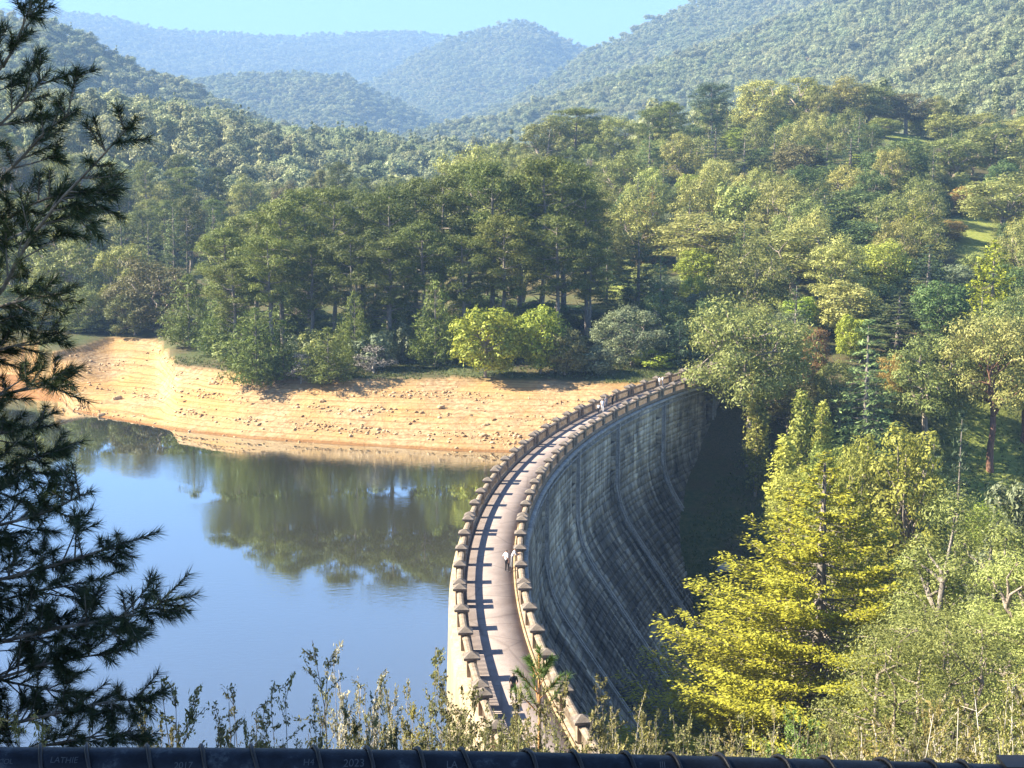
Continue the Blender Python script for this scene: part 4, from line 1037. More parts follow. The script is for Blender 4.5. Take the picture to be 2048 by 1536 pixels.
ng.interface.new_socket('Geometry', in_out='INPUT', socket_type='NodeSocketGeometry'); ng.interface.new_socket('Geometry', in_out='OUTPUT', socket_type='NodeSocketGeometry')
gi = ng.nodes.new('NodeGroupInput'); go = ng.nodes.new('NodeGroupOutput')
ci = ng.nodes.new('GeometryNodeCollectionInfo'); ci.inputs[0].default_value = far_col; ci.inputs['Separate Children'].default_value = True; ci.inputs['Reset Children'].default_value = True
ip = ng.nodes.new('GeometryNodeInstanceOnPoints'); ip.inputs['Pick Instance'].default_value = True
m2p = ng.nodes.new('GeometryNodeMeshToPoints')
def named(nm, t):
    n = ng.nodes.new('GeometryNodeInputNamedAttribute'); n.data_type = t; n.inputs[0].default_value = nm; return n.outputs[0]
cx_ = ng.nodes.new('ShaderNodeCombineXYZ'); ng.links.new(named('frot', 'FLOAT'), cx_.inputs[2])
ng.links.new(gi.outputs[0], m2p.inputs[0]); ng.links.new(m2p.outputs[0], ip.inputs['Points']); ng.links.new(ci.outputs[0], ip.inputs['Instance'])
ng.links.new(named('fkind', 'INT'), ip.inputs['Instance Index']); ng.links.new(cx_.outputs[0], ip.inputs['Rotation']); ng.links.new(named('fsc', 'FLOAT'), ip.inputs['Scale'])
ng.links.new(ip.outputs[0], go.inputs[0])
md = forest.modifiers.new('scatter', 'NODES'); md.node_group = ng

# ------------------------------------------------------------------ the air
hz = MB(); X, Y0, Y1, Z0, Z1 = 5200, -120, 8400, -60, 840
hz.hexa([(-X, Y0, Z0), (X, Y0, Z0), (X, Y1, Z0), (-X, Y1, Z0), (-X, Y0, Z1), (X, Y0, Z1), (X, Y1, Z1), (-X, Y1, Z1)])
m, nt, out = new_mat('haze_air')
pv = N(nt, 'ShaderNodeVolumePrincipled'); pv.inputs['Color'].default_value = (.225, .37, .62, 1); pv.inputs['Density'].default_value = 2.2e-4; pv.inputs['Anisotropy'].default_value = .0
nt.links.new(pv.outputs[0], out.inputs['Volume'])
haze = link('haze', hz.mesh('haze'), m); tag(haze, 'pale blue haze in the mountain air', 'haze', kind='stuff')

# ------------------------------------------------------------------ stony bank: loose rubble and a few single pieces
def stone_material(name, a, b, c):
    m, nt, out = new_mat(name); g = N(nt, 'ShaderNodeNewGeometry')
    col = ramp(nt, g.outputs['Random Per Island'], [(0, a), (.5, b), (1, c)]).outputs[0]
    nz = noise(nt, 4, 5, .6, coords(nt, 'Object'))
    col = mixc(nt, .5, col, ramp(nt, nz, [(.35, (.7, .68, .65)), (.6, (1, 1, 1))]).outputs[0], 'MULTIPLY')
    finish(nt, out, col, .95, bump(nt, nz, .5, .04), .15); return m
M['rubble'] = stone_material('ochre_rubble', (.27, .16, .08), (.42, .285, .15), (.54, .40, .25))
M['boulder'] = stone_material('grey_boulder', (.40, .38, .35), (.46, .44, .40), (.5, .48, .44))
ICO_V = []; g1 = (1 + 5 ** .5) / 2
for a_ in (-1, 1):
    for b_ in (-g1, g1): ICO_V += [(0, a_, b_), (a_, b_, 0), (b_, 0, a_)]
ICO_V = unit(np.array(ICO_V, float))
from itertools import combinations
ICO_F = [c for c in combinations(range(12), 3) if all(abs(np.linalg.norm(ICO_V[i] - ICO_V[j]) - 1.0515) < .02 for i, j in combinations(c, 2))]
ICO_F = np.array([c if np.dot(np.cross(ICO_V[c[1]] - ICO_V[c[0]], ICO_V[c[2]] - ICO_V[c[0]]), ICO_V[c[0]]) > 0 else (c[0], c[2], c[1]) for c in ICO_F])
rk = np.random.default_rng(44)
n_ = 60000; u = rk.uniform(100, 1260, n_); t = rk.random(n_); ds, df = it(u, SH_U, SH_D), it(u, FS_U, FS_D)
y = ds - 1 + (df - ds + 1) * t; x = (u - 1024) / F * y
strip = .5 + .5 * np.sin(t * 21 + .004 * u) + .8 * fbm(x, y, 22, 8)
ok = (np.hypot(x - CX, y - CY) > UPR + 1.0) & (rk.random(n_) < np.clip(strip - .55, .03, 1))
x, y = x[ok][:14000], y[ok][:14000]; z = terrain(x, y); n_ = len(x)
sv = (.04 + .30 * rk.random(n_) ** 12)[:, None] * rk.uniform(.6, 1.4, (n_, 3)) * [1, 1, .65]
V = ICO_V[None] * rk.uniform(.75, 1.2, (n_, 12, 1)) * sv[:, None]; a_ = rk.uniform(0, 6.28, n_)[:, None]
RV = np.stack([V[..., 0] * np.cos(a_) - V[..., 1] * np.sin(a_) + x[:, None], V[..., 0] * np.sin(a_) + V[..., 1] * np.cos(a_) + y[:, None], V[..., 2] + (z + sv[:, 2] * .2)[:, None]], -1).reshape(1, -1, 3)
RF_ = [(ICO_F[None] + 12 * np.arange(n_)[:, None, None]).reshape(-1, 3)]
rub = link('rubble', mesh_np('rubble', np.concatenate(RV), tris=np.concatenate(RF_)), M['rubble']); tag(rub, 'loose ochre stones strewn over the dry lake bank', 'stones', kind='stuff')
def boulder(name, u, v, y, s, mat, label, seed, group=None):
    r = np.random.default_rng(seed); x = (u - 1024) / F * y; z = float(terrain(np.array([x]), np.array([y]))[0])
    bm = bmesh.new(); bmesh.ops.create_icosphere(bm, subdivisions=3, radius=1)
    off_ = r.uniform(0, 9, 3)
    for vt in bm.verts:
        p = vt.co; k = 1 + .22 * math.sin(p.x * 3 + off_[0]) * math.cos(p.y * 3.3 + off_[1]) + .12 * math.sin(p.z * 6 + p.x * 5 + off_[2])
        vt.co = Vector((p.x * s[0], p.y * s[1], max(p.z, -.4) * s[2])) * k
    me = bpy.data.meshes.new(name); bm.to_mesh(me); bm.free()
    o = link(name, me, mat, loc=(x, y, z + s[2] * .2)); tag(o, label, 'rock', group); return o
boulder('boulder', 1461, 1008, 172, (1.0, .8, .7), M['boulder'], 'pale boulder lying on the shaded grass below the dam', 1)
for k, (u, y, s, lb) in enumerate([(965, 186, .55, 'rock on the lower bank nearest the dam'), (972, 189.5, .45, 'dark rock just above the lowest one by the dam'), (192, 211, .55, 'dark rock at the waterline near the foreground pine'),
        (225, 219, .8, 'brown rock on the bank right of the foreground pine branches'), (880, 196, .6, 'brown rock in the middle of the bank below the yellow-green tree'), (640, 200, .5, 'rock high on the bank below the squat bushy pine'), (520, 203, .6, 'rock on the bank below the bushy pines'), (420, 212, .7, 'rock below the leftmost bank pine')]):
    boulder('rock', u, 0, y, (s, s * .8, s * .6), M['rubble'], lb, 20 + k, 'single rocks on the bank')

M['grass'] = leaf_mat('grass_blades', (.05, .075, .018), (.17, .19, .05), trans=.2)
rg = np.random.default_rng(61); gx = rg.uniform(14, 95, 26000); gy = rg.uniform(150, 214, 26000); gx[:5000] = rg.uniform(-60, 30, 5000); gy[:5000] = rg.uniform(205, 232, 5000)
uu = 1024 + F * gx / gy; keep = ((np.hypot(gx - CX, gy - CY) < R0 - 5) | (gy > it(uu, FS_U, FS_D) + 1)) & (fbm(gx, gy, 9, 71) > -.35); gx, gy = gx[keep], gy[keep]; gz = terrain(gx, gy)
n_ = len(gx); B_ = np.repeat(np.stack([gx, gy, gz], -1), 4, 0) + rg.normal(size=(n_ * 4, 3)) * [.12, .12, .0]
a3 = rg.uniform(0, 6.28, n_ * 4); wv_ = np.stack([np.cos(a3), np.sin(a3), 0 * a3], -1) * .07; tp_ = np.stack([rg.normal(size=n_ * 4) * .12, rg.normal(size=n_ * 4) * .12, rg.uniform(.12, .42, n_ * 4)], -1)
V = np.stack([B_ - wv_, B_ + wv_, B_ + tp_], 1).reshape(-1, 3)
gr = link('grass', mesh_np('grass', V, tris=np.arange(len(V)).reshape(-1, 3)), M['grass']); tag(gr, 'rough grass on the slopes beside the dam and under the grove', 'grass', kind='stuff')

# ------------------------------------------------------------------ needles and sprigs for the near plants
def needle_tris(base, axis, length, width, r, droop=.15):
    n = len(base); axis = unit(axis); side = unit(np.cross(axis, r.normal(size=(n, 3))))
    tip = base + axis * length[:, None] + np.array([0, 0, -1]) * (droop * length)[:, None]
    w = np.broadcast_to(width, (n,))[:, None]
    V = np.stack([base - side * w, base + side * w, tip], 1).reshape(-1, 3); return V, np.arange(3 * n).reshape(n, 3)
def shoot(p0, p1, n, ln, wd, r, frm=.15):
    """needles along one pine shoot, pointing forward and out like a bottle brush"""
    t = frm + (1 - frm) * r.random(n) ** .8; ax = unit(p1 - p0); base = p0 + (p1 - p0) * t[:, None]
    rd = unit(r.normal(size=(n, 3))); rd = unit(rd - ax * (rd @ ax)[:, None])
    return needle_tris(base, ax * r.uniform(.55, 1.2, (n, 1)) + rd * r.uniform(.5, .9, (n, 1)), ln * r.uniform(.75, 1.15, n), wd, r)
def limb(pts, mb, out, r, r0=.03, step=.138, sl=(.22, .56), nn=120, ln=.105, wd=.0026, t0=.12):
    pts = np.asarray(pts, float); seg = np.linalg.norm(np.diff(pts, axis=0), axis=1); L = np.concatenate([[0], np.cumsum(seg)]); T = L[-1]
    P = lambda d: np.array([np.interp(d, L, pts[:, k]) for k in range(3)])
    m = 10; mb.tube([P(T * k / (m - 1)) for k in range(m)], np.linspace(r0, .004, m), 6)
    d = T * t0; side = 1
    while d < T:
        f = d / T; p = P(d); ax = unit(P(min(d + .05, T)) - P(max(d - .05, 0)))
        for q in range(2):
            rv = unit(r.normal(size=3)); rv = unit(rv - ax * (rv @ ax)); rv[2] = rv[2] * .7 + .12
            l = r.uniform(*sl) * (1.15 - .55 * f); e = p + unit(ax * r.uniform(.6, 1.0) + rv * .85) * l + np.array([0, 0, .05 * l])
            mid = .5 * (p + e) + np.array([0, 0, -.03 * l]); mb.tube([p, mid, e], [.007, .005, .003], 4)
            out.append(shoot(mid if l > .35 else p, e, nn, ln, wd, r))
            if l > .34:                      # a shoot carries its own side shoots
                for _ in range(3):
                    b_ = p + (e - p) * r.uniform(.45, .85); rv2 = unit(r.normal(size=3)); e2 = b_ + unit(unit(e - p) * .8 + rv2 * .7) * l * r.uniform(.3, .5)
                    mb.tube([b_, e2], [.004, .0025], 3); out.append(shoot(b_, e2, int(nn * .7), ln, wd, r, 0))
        d += step * r.uniform(.7, 1.3)
    out.append(shoot(P(T - .3), P(T) + unit(P(T) - P(T - .1)) * .05, nn + 30, ln, wd, r, .1))
def join_t(parts):
    V = []; Q = []; b = 0
    for v, q in parts: V.append(v); Q.append(q + b); b += len(v)
    return np.concatenate(V), np.concatenate(Q)
LIMBS = [  # photo pixels along each limb in view, and the distance of its tip
 ([(-360, 900), (-120, 720), (8, 575), (50, 490), (110, 410), (170, 350), (225, 290), (266, 242)], 8.6),
 ([(-340, 420), (-80, 230), (12, 130), (50, 50), (78, -60)], 9.6), ([(-340, 560), (-90, 430), (20, 345), (90, 260), (150, 222)], 9.2),
 ([(-340, 470), (-110, 330), (0, 250), (60, 190), (92, 150)], 9.9), ([(-340, 660), (-90, 520), (20, 430), (110, 385), (190, 395)], 9.4),
 ([(-340, 760), (-80, 640), (40, 600), (110, 590)], 9.0), ([(-340, 820), (-90, 720), (40, 690), (115, 665)], 9.6),
 ([(-340, 900), (-80, 810), (50, 778), (140, 768)], 8.8), ([(-340, 980), (-90, 890), (30, 860), (105, 850)], 9.8),
 ([(-340, 1060), (-90, 960), (30, 930), (100, 905)], 9.1), ([(-340, 1130), (-80, 1070), (80, 1030), (176, 985)], 8.7),
 ([(-340, 1240), (-60, 1175), (110, 1130), (250, 1085)], 9.0), ([(-340, 1290), (-70, 1220), (80, 1180), (200, 1160)], 9.8),
 ([(-340, 1380), (-30, 1292), (130, 1252), (240, 1238), (334, 1200)], 8.6), ([(-340, 1440), (-60, 1375), (100, 1325), (250, 1300)], 9.4),
 ([(-340, 1540), (-40, 1462), (120, 1425), (225, 1400), (300, 1400)], 8.8), ([(-340, 1600), (-40, 1520), (140, 1480), (270, 1462)], 9.6),
 ([(-340, 1000), (-120, 960), (0, 985), (60, 1010)], 9.9), ([(-340, 1340), (-100, 1330), (40, 1370), (160, 1390)], 9.9)]
rp = np.random.default_rng(3)
TX, TY = -5.0, 10.2; tz = float(terrain(np.array([TX]), np.array([TY]))[0])
pine = empty('pine_tree', (TX, TY, tz)); tag(pine, 'big dark long-needled pine framing the near left side', 'tree')
mb = MB(); nd = []
mb.tube(wob((TX, TY, tz - .5), (TX + .2, TY, 39.5), 9, .006, rp), np.linspace(.23, .03, 9), 10)
for pl, yt in LIMBS:
    k = len(pl); P3 = []
    for i, (u, v) in enumerate(pl):
        f = i / (k - 1); P3.append(at(u, v, TY + (yt - TY) * f))
    root = np.array([TX, TY, P3[0][2] - .4]); limb([root] + P3, mb, nd, rp, step=.112 if pl[-1][1] > 880 else .15)
for k in range(34):                           # the rest of the tree, away from the lens
    a_ = k * 2.4; z_ = 21.5 + 17 * (k / 34); L = 3.3 * (1 - .6 * max(0, (k - 12) / 22))
    if math.cos(a_) > .2 and abs(math.sin(a_)) < .9 and z_ < 34: continue
    p0 = np.array([TX, TY, z_]); e = p0 + np.array([math.cos(a_) * L, math.sin(a_) * L, .25 * L])
    limb(wob(p0, e, 4, .04, rp), mb, nd, rp, .028, .36, (.35, .75), 60, .14, .006)
V, T_ = join_t(nd); V = V - np.array([TX, TY, tz])
print('PINE', len(T_))
tm = mb.mesh('trunk', True); tm.transform(Matrix.Translation((-TX, -TY, -tz)))
link('trunk', tm, M['pine_bark'], pine); link('needles', mesh_np('needles', V, tris=T_), M['near_pine'], pine)
# unseen pines added left of the lookout to shade the rail and foreground pine
x_, y_ = -8.2, 1.6; z_ = float(terrain(np.array([x_]), np.array([y_]))[0])
plant('pine', (x_, y_, z_), 15.5, 11, 'pine', PB, 'pine_tree', 'unseen pine added beside the lookout rail to shade it', 'tree', var=0)
x_, y_ = -14.0, 8.5; z_ = float(terrain(np.array([x_]), np.array([y_]))[0])
plant('pine', (x_, y_, z_), 21, 13, 'pine', PB, 'pine_tree', 'unseen pine added left of the foreground pine to shade it', 'tree', var=1)
x_, y_ = -6.6, -1.2
plant('pine', (x_, y_, 26.3), 14, 9, 'pine', PB, 'pine_tree', 'second unseen pine added beside the lookout rail for shade', 'tree', var=2)

def sprig_shrub(seed, h=2.6, w=.8, stems=11, leaf=.0155, per=26, asp=.42):
    r = np.random.default_rng(seed); mb = MB(); C = []; Nn = []; Ax = []
    for s in range(stems):
        a_ = r.uniform(0, 6.28); d = w * .5 * math.sqrt(r.random()); hh = h * r.uniform(.55, 1.0) * (1 - .35 * d / (w * .5))
        b = np.array([r.normal() * .07, r.normal() * .07, -.1]); e = np.array([math.cos(a_) * d, math.sin(a_) * d, hh])
        pts = wob(b, e, 6, .03, r); mb.tube(pts, np.linspace(.009, .002, 6), 4)
        nt_ = int(20 * hh / h) + 6
        for k in range(nt_):
            f = r.uniform(.22, 1.0); p = np.array([np.interp(f, np.linspace(0, 1, 6), pts[:, c]) for c in range(3)])
            dirn = unit(unit(e - b) * .9 + r.normal(size=3) * .42); l = r.uniform(.10, .34) * (1.15 - .55 * f) * h / 2.6
            q = p + dirn * l; mb.tube([p, q], [.0035, .0015], 3)
            n = per; t = r.uniform(.1, 1.05, n)
            C.append(p + (q - p) * t[:, None] + r.normal(size=(n, 3)) * .012); Ax.append(np.broadcast_to(dirn, (n, 3)) + r.normal(size=(n, 3)) * .6); Nn.append(r.normal(size=(n, 3)) + [0, 0, .4])
    V, Q = leaf_quads(np.concatenate(C), np.concatenate(Nn), leaf, asp, r, np.concatenate(Ax))
    return Tree('sprig', h, w, mb.mesh('stems', True), mesh_np('foliage', V, Q))
KINDS['sprig'] = [sprig_shrub(s) for s in (301, 302, 303, 304)]
KINDS['sprig_thin'] = [sprig_shrub(s, 2.8, .4, 5) for s in (311, 312)]
KINDS['sprig_bush'] = [sprig_shrub(s, 2.4, 1.5, 28, .017, 26) for s in (321, 322, 323)]
def plant_sprig(u, vtop, wpx, y, kind, leaf, bark, label, group=None):
    P_ = at(u, vtop, y); z0 = float(terrain(np.array([P_[0]]), np.array([y]))[0]) - .05
    vs = KINDS[kind]; T = vs[TREE_COUNT.get(kind, 0) % len(vs)]; TREE_COUNT[kind] = TREE_COUNT.get(kind, 0) + 1
    h = max(.8, P_[2] - z0) * 1.04; w = wpx * y / F * 1.5
    e = empty('shrub', (float(P_[0]), y, z0), random.uniform(0, 6.28)); e.scale = (w / T.w, w / T.w, h / T.h); tag(e, label, 'shrub', group)
    for nm, me, mt in (('stems', T.trunk, M[bark]), ('foliage', T.crown, M[leaf])):
        o = bpy.data.objects.new(nm, me); COL.objects.link(o); o.parent = e
        if not me.materials: me.materials.append(mt)
        o.material_slots[0].link = 'OBJECT'; o.material_slots[0].material = mt
for s_ in [
 (255, 1440, 150, 10.2, 'sprig', 'sprig', PB, 'dark feathery shrub at the tips of the foreground pine'),
 (325, 1395, 120, 10.6, 'sprig_thin', 'sprig', PB, 'leaning dark sprigs right of the foreground pine'),
 (420, 1365, 150, 10.9, 'sprig', 'sprig', PB, 'dark feathery shrub with the tallest tip between the pine and the cream shrub'),
 (480, 1400, 130, 11.6, 'sprig', 'sprig', PB, 'dark feathery shrub second from the tallest dark tip'),
 (548, 1362, 120, 11.3, 'sprig', 'sprig', PB, 'dark shrub with an arching tip over the lake'),
 (598, 1378, 120, 11.8, 'sprig', 'sprig', PB, 'dark upright shrub left of the cream shrub'),
 (640, 1318, 70, 12.4, 'sprig_thin', 'sprig', PB, 'tall thin dark sprig left of the cream shrub'),
 (705, 1290, 110, 15.5, 'sprig', 'sprig_cream', DB, 'tall cream coloured shrub standing against the blue lake'),
 (752, 1372, 90, 14.6, 'sprig', 'sprig', PB, 'green shrub touching the right of the cream shrub'),
 (678, 1390, 80, 14.8, 'sprig', 'sprig', PB, 'green shrub under the cream shrub'),
 (800, 1385, 50, 16.0, 'sprig_thin', 'sprig_gold', DB, 'single thin yellowish sprig on the lake side'),
 (866, 1322, 60, 16.5, 'sprig_thin', 'sprig', PB, 'upright dark sprig left of the dam walkway'),
 (838, 1425, 150, 15.4, 'sprig_bush', 'sprig_gold', PB, 'golden brown bush at the left foot of the dam'),
 (915, 1368, 190, 15.0, 'sprig_bush', 'sprig', PB, 'olive bush before the near end of the lake-side parapet'),
 (975, 1395, 150, 16.0, 'sprig_bush', 'sprig', PB, 'olive bush hiding the near end of the walkway'),
 (1052, 1392, 150, 14.6, 'sprig_bush', 'sprig', PB, 'olive bush under the pine sapling'),
 (1105, 1375, 190, 15.6, 'sprig_bush', 'sprig', PB, 'olive bush right of the pine sapling'),
 (1180, 1385, 180, 16.2, 'sprig_bush', 'sprig', PB, 'dark olive bush at the near end of the valley-side parapet'),
 (1250, 1395, 90, 17.0, 'sprig', 'sprig_gold', DB, 'upright golden shrub against the dark dam face'),
 (1300, 1450, 130, 17.6, 'sprig_bush', 'sprig', PB, 'brown-green bush right of the upright golden shrub'),
 (1370, 1450, 150, 18.4, 'sprig_bush', 'sprig', PB, 'bush below the lowest cypress branches'),
 (1455, 1455, 150, 17.4, 'sprig_bush', 'sprig_gold', PB, 'yellowish bush under the golden cypress'),
 (1530, 1440, 140, 18.8, 'sprig_bush', 'sprig_gold', DB, 'pale golden bush under the middle of the golden cypress'),
 (1605, 1432, 150, 20.0, 'sprig_bush', 'sapling', PB, 'fresh green bush under the golden cypress'),
 (1690, 1455, 150, 17.0, 'sprig_bush', 'sprig', PB, 'olive bush right of the fresh green bush'),
 (1770, 1432, 150, 16.4, 'sprig', 'sprig_gold', DB, 'golden bush with pale stems by the rail'),
 (1850, 1440, 160, 17.2, 'sprig_bush', 'sprig_gold', DB, 'broad golden bush by the rail'),
 (1925, 1405, 150, 15.8, 'sprig', 'sprig_gold', DB, 'tall golden bush second from the right edge'),
 (2005, 1345, 120, 14.8, 'sprig', 'sprig_gold', DB, 'tallest golden bush near the right edge'),
 (2060, 1320, 120, 14.2, 'sprig', 'sprig_gold', DB, 'golden bush cut by the right picture edge'),
 (60, 1455, 90, 7.0, 'sprig_thin', 'sprig_gold', PB, 'small yellowish sprig before the foreground pine')]:
    plant_sprig(*s_)
rs_ = np.random.default_rng(8)
for k in range(52):
    u = rs_.uniform(770, 1320) if k < 20 else (rs_.uniform(1300, 2120) if k < 44 else rs_.uniform(220, 780)); y = rs_.uniform(17, 30) if k < 44 else rs_.uniform(10, 13)
    v = rs_.uniform(1415, 1485) if k < 20 else rs_.uniform(1415, 1490) if k < 44 else rs_.uniform(1420, 1480)
    plant_sprig(u, v, rs_.uniform(110, 180), y, 'sprig_bush', ['sprig', 'sprig', 'sprig_gold', 'sprig'][k % 4] if k < 44 else 'sprig', PB, 'low bush among its alike on the slope below the rail', 'bushes on the slope below the rail')
# pine sapling with an orange stem
P_ = at(1078, 1282, 16.5); z0 = float(terrain(np.array([P_[0]]), np.array([16.5]))[0])
sap = empty('pine_sapling', (float(P_[0]), 16.5, z0)); tag(sap, 'young pine with orange stem and bright tufts before the walkway', 'sapling')
mb = MB(); nd = []; H_ = P_[2] - z0; mb.tube([(0, 0, -.1), (.02, 0, H_ * .5), (0, 0, H_ - .15)], [.035, .03, .012], 8)
for k in range(9):
    a_ = k * 2.4; z_ = H_ - .42 - .07 * k; l = .16 + .03 * k; e = np.array([math.cos(a_) * l, math.sin(a_) * l, z_ + l * 1.2])
    mb.tube([(0, 0, z_), e], [.009, .005], 5); nd.append(shoot(np.array([0, 0, z_]) + .3 * (e - [0, 0, z_]), e, 190, .12, .004, rp, 0))
nd.append(shoot(np.array([0, 0, H_ - .42]), np.array([0, 0, H_ - .08]), 200, .12, .004, rp, 0))
e = np.array([-.30, 0, H_ - .62]); mb.tube([(0, 0, H_ - .95), e], [.012, .006], 5); nd.append(shoot(.4 * np.array([0, 0, H_ - .95]) + .6 * e, e, 130, .12, .004, rp, 0))
link('trunk', mb.mesh('trunk', True), M['orange_bark'], sap); V, T_ = join_t(nd); link('needles', mesh_np('needles', V, tris=T_), M['sapling'], sap)

# ------------------------------------------------------------------ rail at the lookout
def rail_material():
    m, nt, out = new_mat('scratched_navy_paint'); co = coords(nt, 'Object')
    n1 = noise(nt, 26, 6, .7, co); n2 = noise(nt, 90, 4, .6, co)
    c = ramp(nt, n1, [(.44, (.006, .008, .013)), (.58, (.013, .018, .028)), (.66, (.05, .06, .07)), (.74, (.11, .12, .13))]).outputs[0]
    p = finish(nt, out, c, .48, bump(nt, n1, .5, .004), .22); return m
M['rail'] = rail_material()
M['wire'] = bpy.data.materials.new('dark_wire'); M['wire'].use_nodes = True
b_ = M['wire'].node_tree.nodes['Principled BSDF']; b_.inputs[0].default_value = (.012, .010, .010, 1); b_.inputs['Roughness'].default_value = .5
M['scratch'] = bpy.data.materials.new('scratched_bare_metal'); M['scratch'].use_nodes = True
b_ = M['scratch'].node_tree.nodes['Principled BSDF']; b_.inputs[0].default_value = (.05, .056, .066, 1); b_.inputs['Roughness'].default_value = .7
RY, RRAD = 1.45, .0245
RU = [-1400, -150, 0, 520, 1000, 1500, 2048, 2250, 3400]; RVt = [1493, 1493, 1493, 1495, 1502, 1513.5, 1529, 1535, 1572]
def rail_c(u): p = at(u, float(np.interp(u, RU, RVt)), RY); return p + np.array([0, RRAD * .35, -RRAD * .94 - .0075])
rail = empty('railing', (0, RY, 25.9)); tag(rail, 'dark blue painted pipe rail with scratched writing along the lookout', 'railing')
RINV = Matrix.Translation((0, -RY, -25.9))
mb = MB(); us_ = np.linspace(-1400, 3400, 80); mb.tube([rail_c(u) for u in us_], [RRAD] * 80, 28)
me = mb.mesh('pipe', True); me.transform(RINV); link('pipe', me, M['rail'], rail)
for u in (-1150, 3150):
    c = rail_c(u); mb = MB(); mb.tube([c - [0, 0, 1.35], c - [0, 0, .01]], [.022, .022], 12); me = mb.mesh('rail_post', True); me.transform(RINV); link('rail_post', me, M['rail'], rail)
c0 = rail_c(2012); c1 = rail_c(2300); mb = MB(); t_ = .004
mb.hexa([(c0[0], RY - .004, c0[2] + RRAD - .004), (c1[0], RY - .004, c1[2] + RRAD - .004 + .004), (c1[0], RY + .03, c1[2] + RRAD + .004), (c0[0], RY + .03, c0[2] + RRAD),
         (c0[0], RY - .004, c0[2] + RRAD + t_), (c1[0], RY - .004, c1[2] + RRAD + t_ + .004), (c1[0], RY + .03, c1[2] + RRAD + t_ + .004), (c0[0], RY + .03, c0[2] + RRAD + t_)])
me = mb.mesh('clamp'); me.transform(RINV); link('clamp', me, M['wire'], rail)
def scratch(txt, u, v, hpx):
    cu = bpy.data.curves.new('t', 'FONT'); cu.body = txt; cu.size = 1; ob = bpy.data.objects.new('t', cu); COL.objects.link(ob)
    bpy.context.view_layer.update(); me = bpy.data.meshes.new_from_object(ob.evaluated_get(bpy.context.evaluated_depsgraph_get())); bpy.data.objects.remove(ob)
    me.name = 'scratched_writing'; k = hpx * RY / F / .7
    bm = bmesh.new(); bm.from_mesh(me); bmesh.ops.triangulate(bm, faces=bm.faces); bmesh.ops.subdivide_edges(bm, edges=bm.edges, cuts=1)
    r = np.random.default_rng(int(u)); sh = [r.uniform(-.04, .04) for _ in range(12)]
    for vt in bm.verts:
        uu = u + vt.co.x * k * F / RY; c = rail_c(uu); vv = v - (vt.co.y + sh[int(vt.co.x * 1.6) % 12]) * k * F / RY
        # row on the pipe -> angle around it
        topv = float(np.interp(uu, RU, RVt)); q = min(1.9, max(0, (vv - topv) * RY / F / RRAD)); ang = math.acos(max(-1, 1 - q))
        a2 = ang - .36; R_ = RRAD + .0003
        vt.co = Vector((c[0], c[1] - math.sin(a2) * R_, c[2] + math.cos(a2) * R_))
    bm.to_mesh(me); bm.free(); me.transform(RINV); link('scratched_writing', me, M['scratch'], rail)
for a_ in (('2017', 352, 1535, 13), ('2023', 688, 1531, 15), ('LATHIE', 104, 1524, 12), ('LA', 893, 1534, 14), ('H4', 608, 1529, 13), ('III', 1318, 1534, 12), ('COL', 2, 1526, 10)): scratch(*a_)
# wire wound round the rail
COIL = [-40, 80, 172, 296, 405, 505, 635, 740, 842, 930, 1066, 1156, 1262, 1354, 1452, 1575, 1664, 1782, 1874, 1938, 2060]
mb = MB(); wp = []
for i in range(len(COIL) - 1):
    for k in range(20):
        f = k / 20; u = COIL[i] + (COIL[i + 1] - COIL[i]) * f; ph = 2 * math.pi * f; ph = ph + .5 * math.sin(ph) * .3
        c = rail_c(u); R_ = RRAD + .0026
        wp.append(c + np.array([0, -math.sin(ph + .3) * R_, math.cos(ph + .3) * R_]))
mb.tube(wp, [.0024] * len(wp), 6); wire = link('wire', mb.mesh('wire', True), M['wire']); tag(wire, 'dark wire wound in loose coils round the blue rail', 'wire')

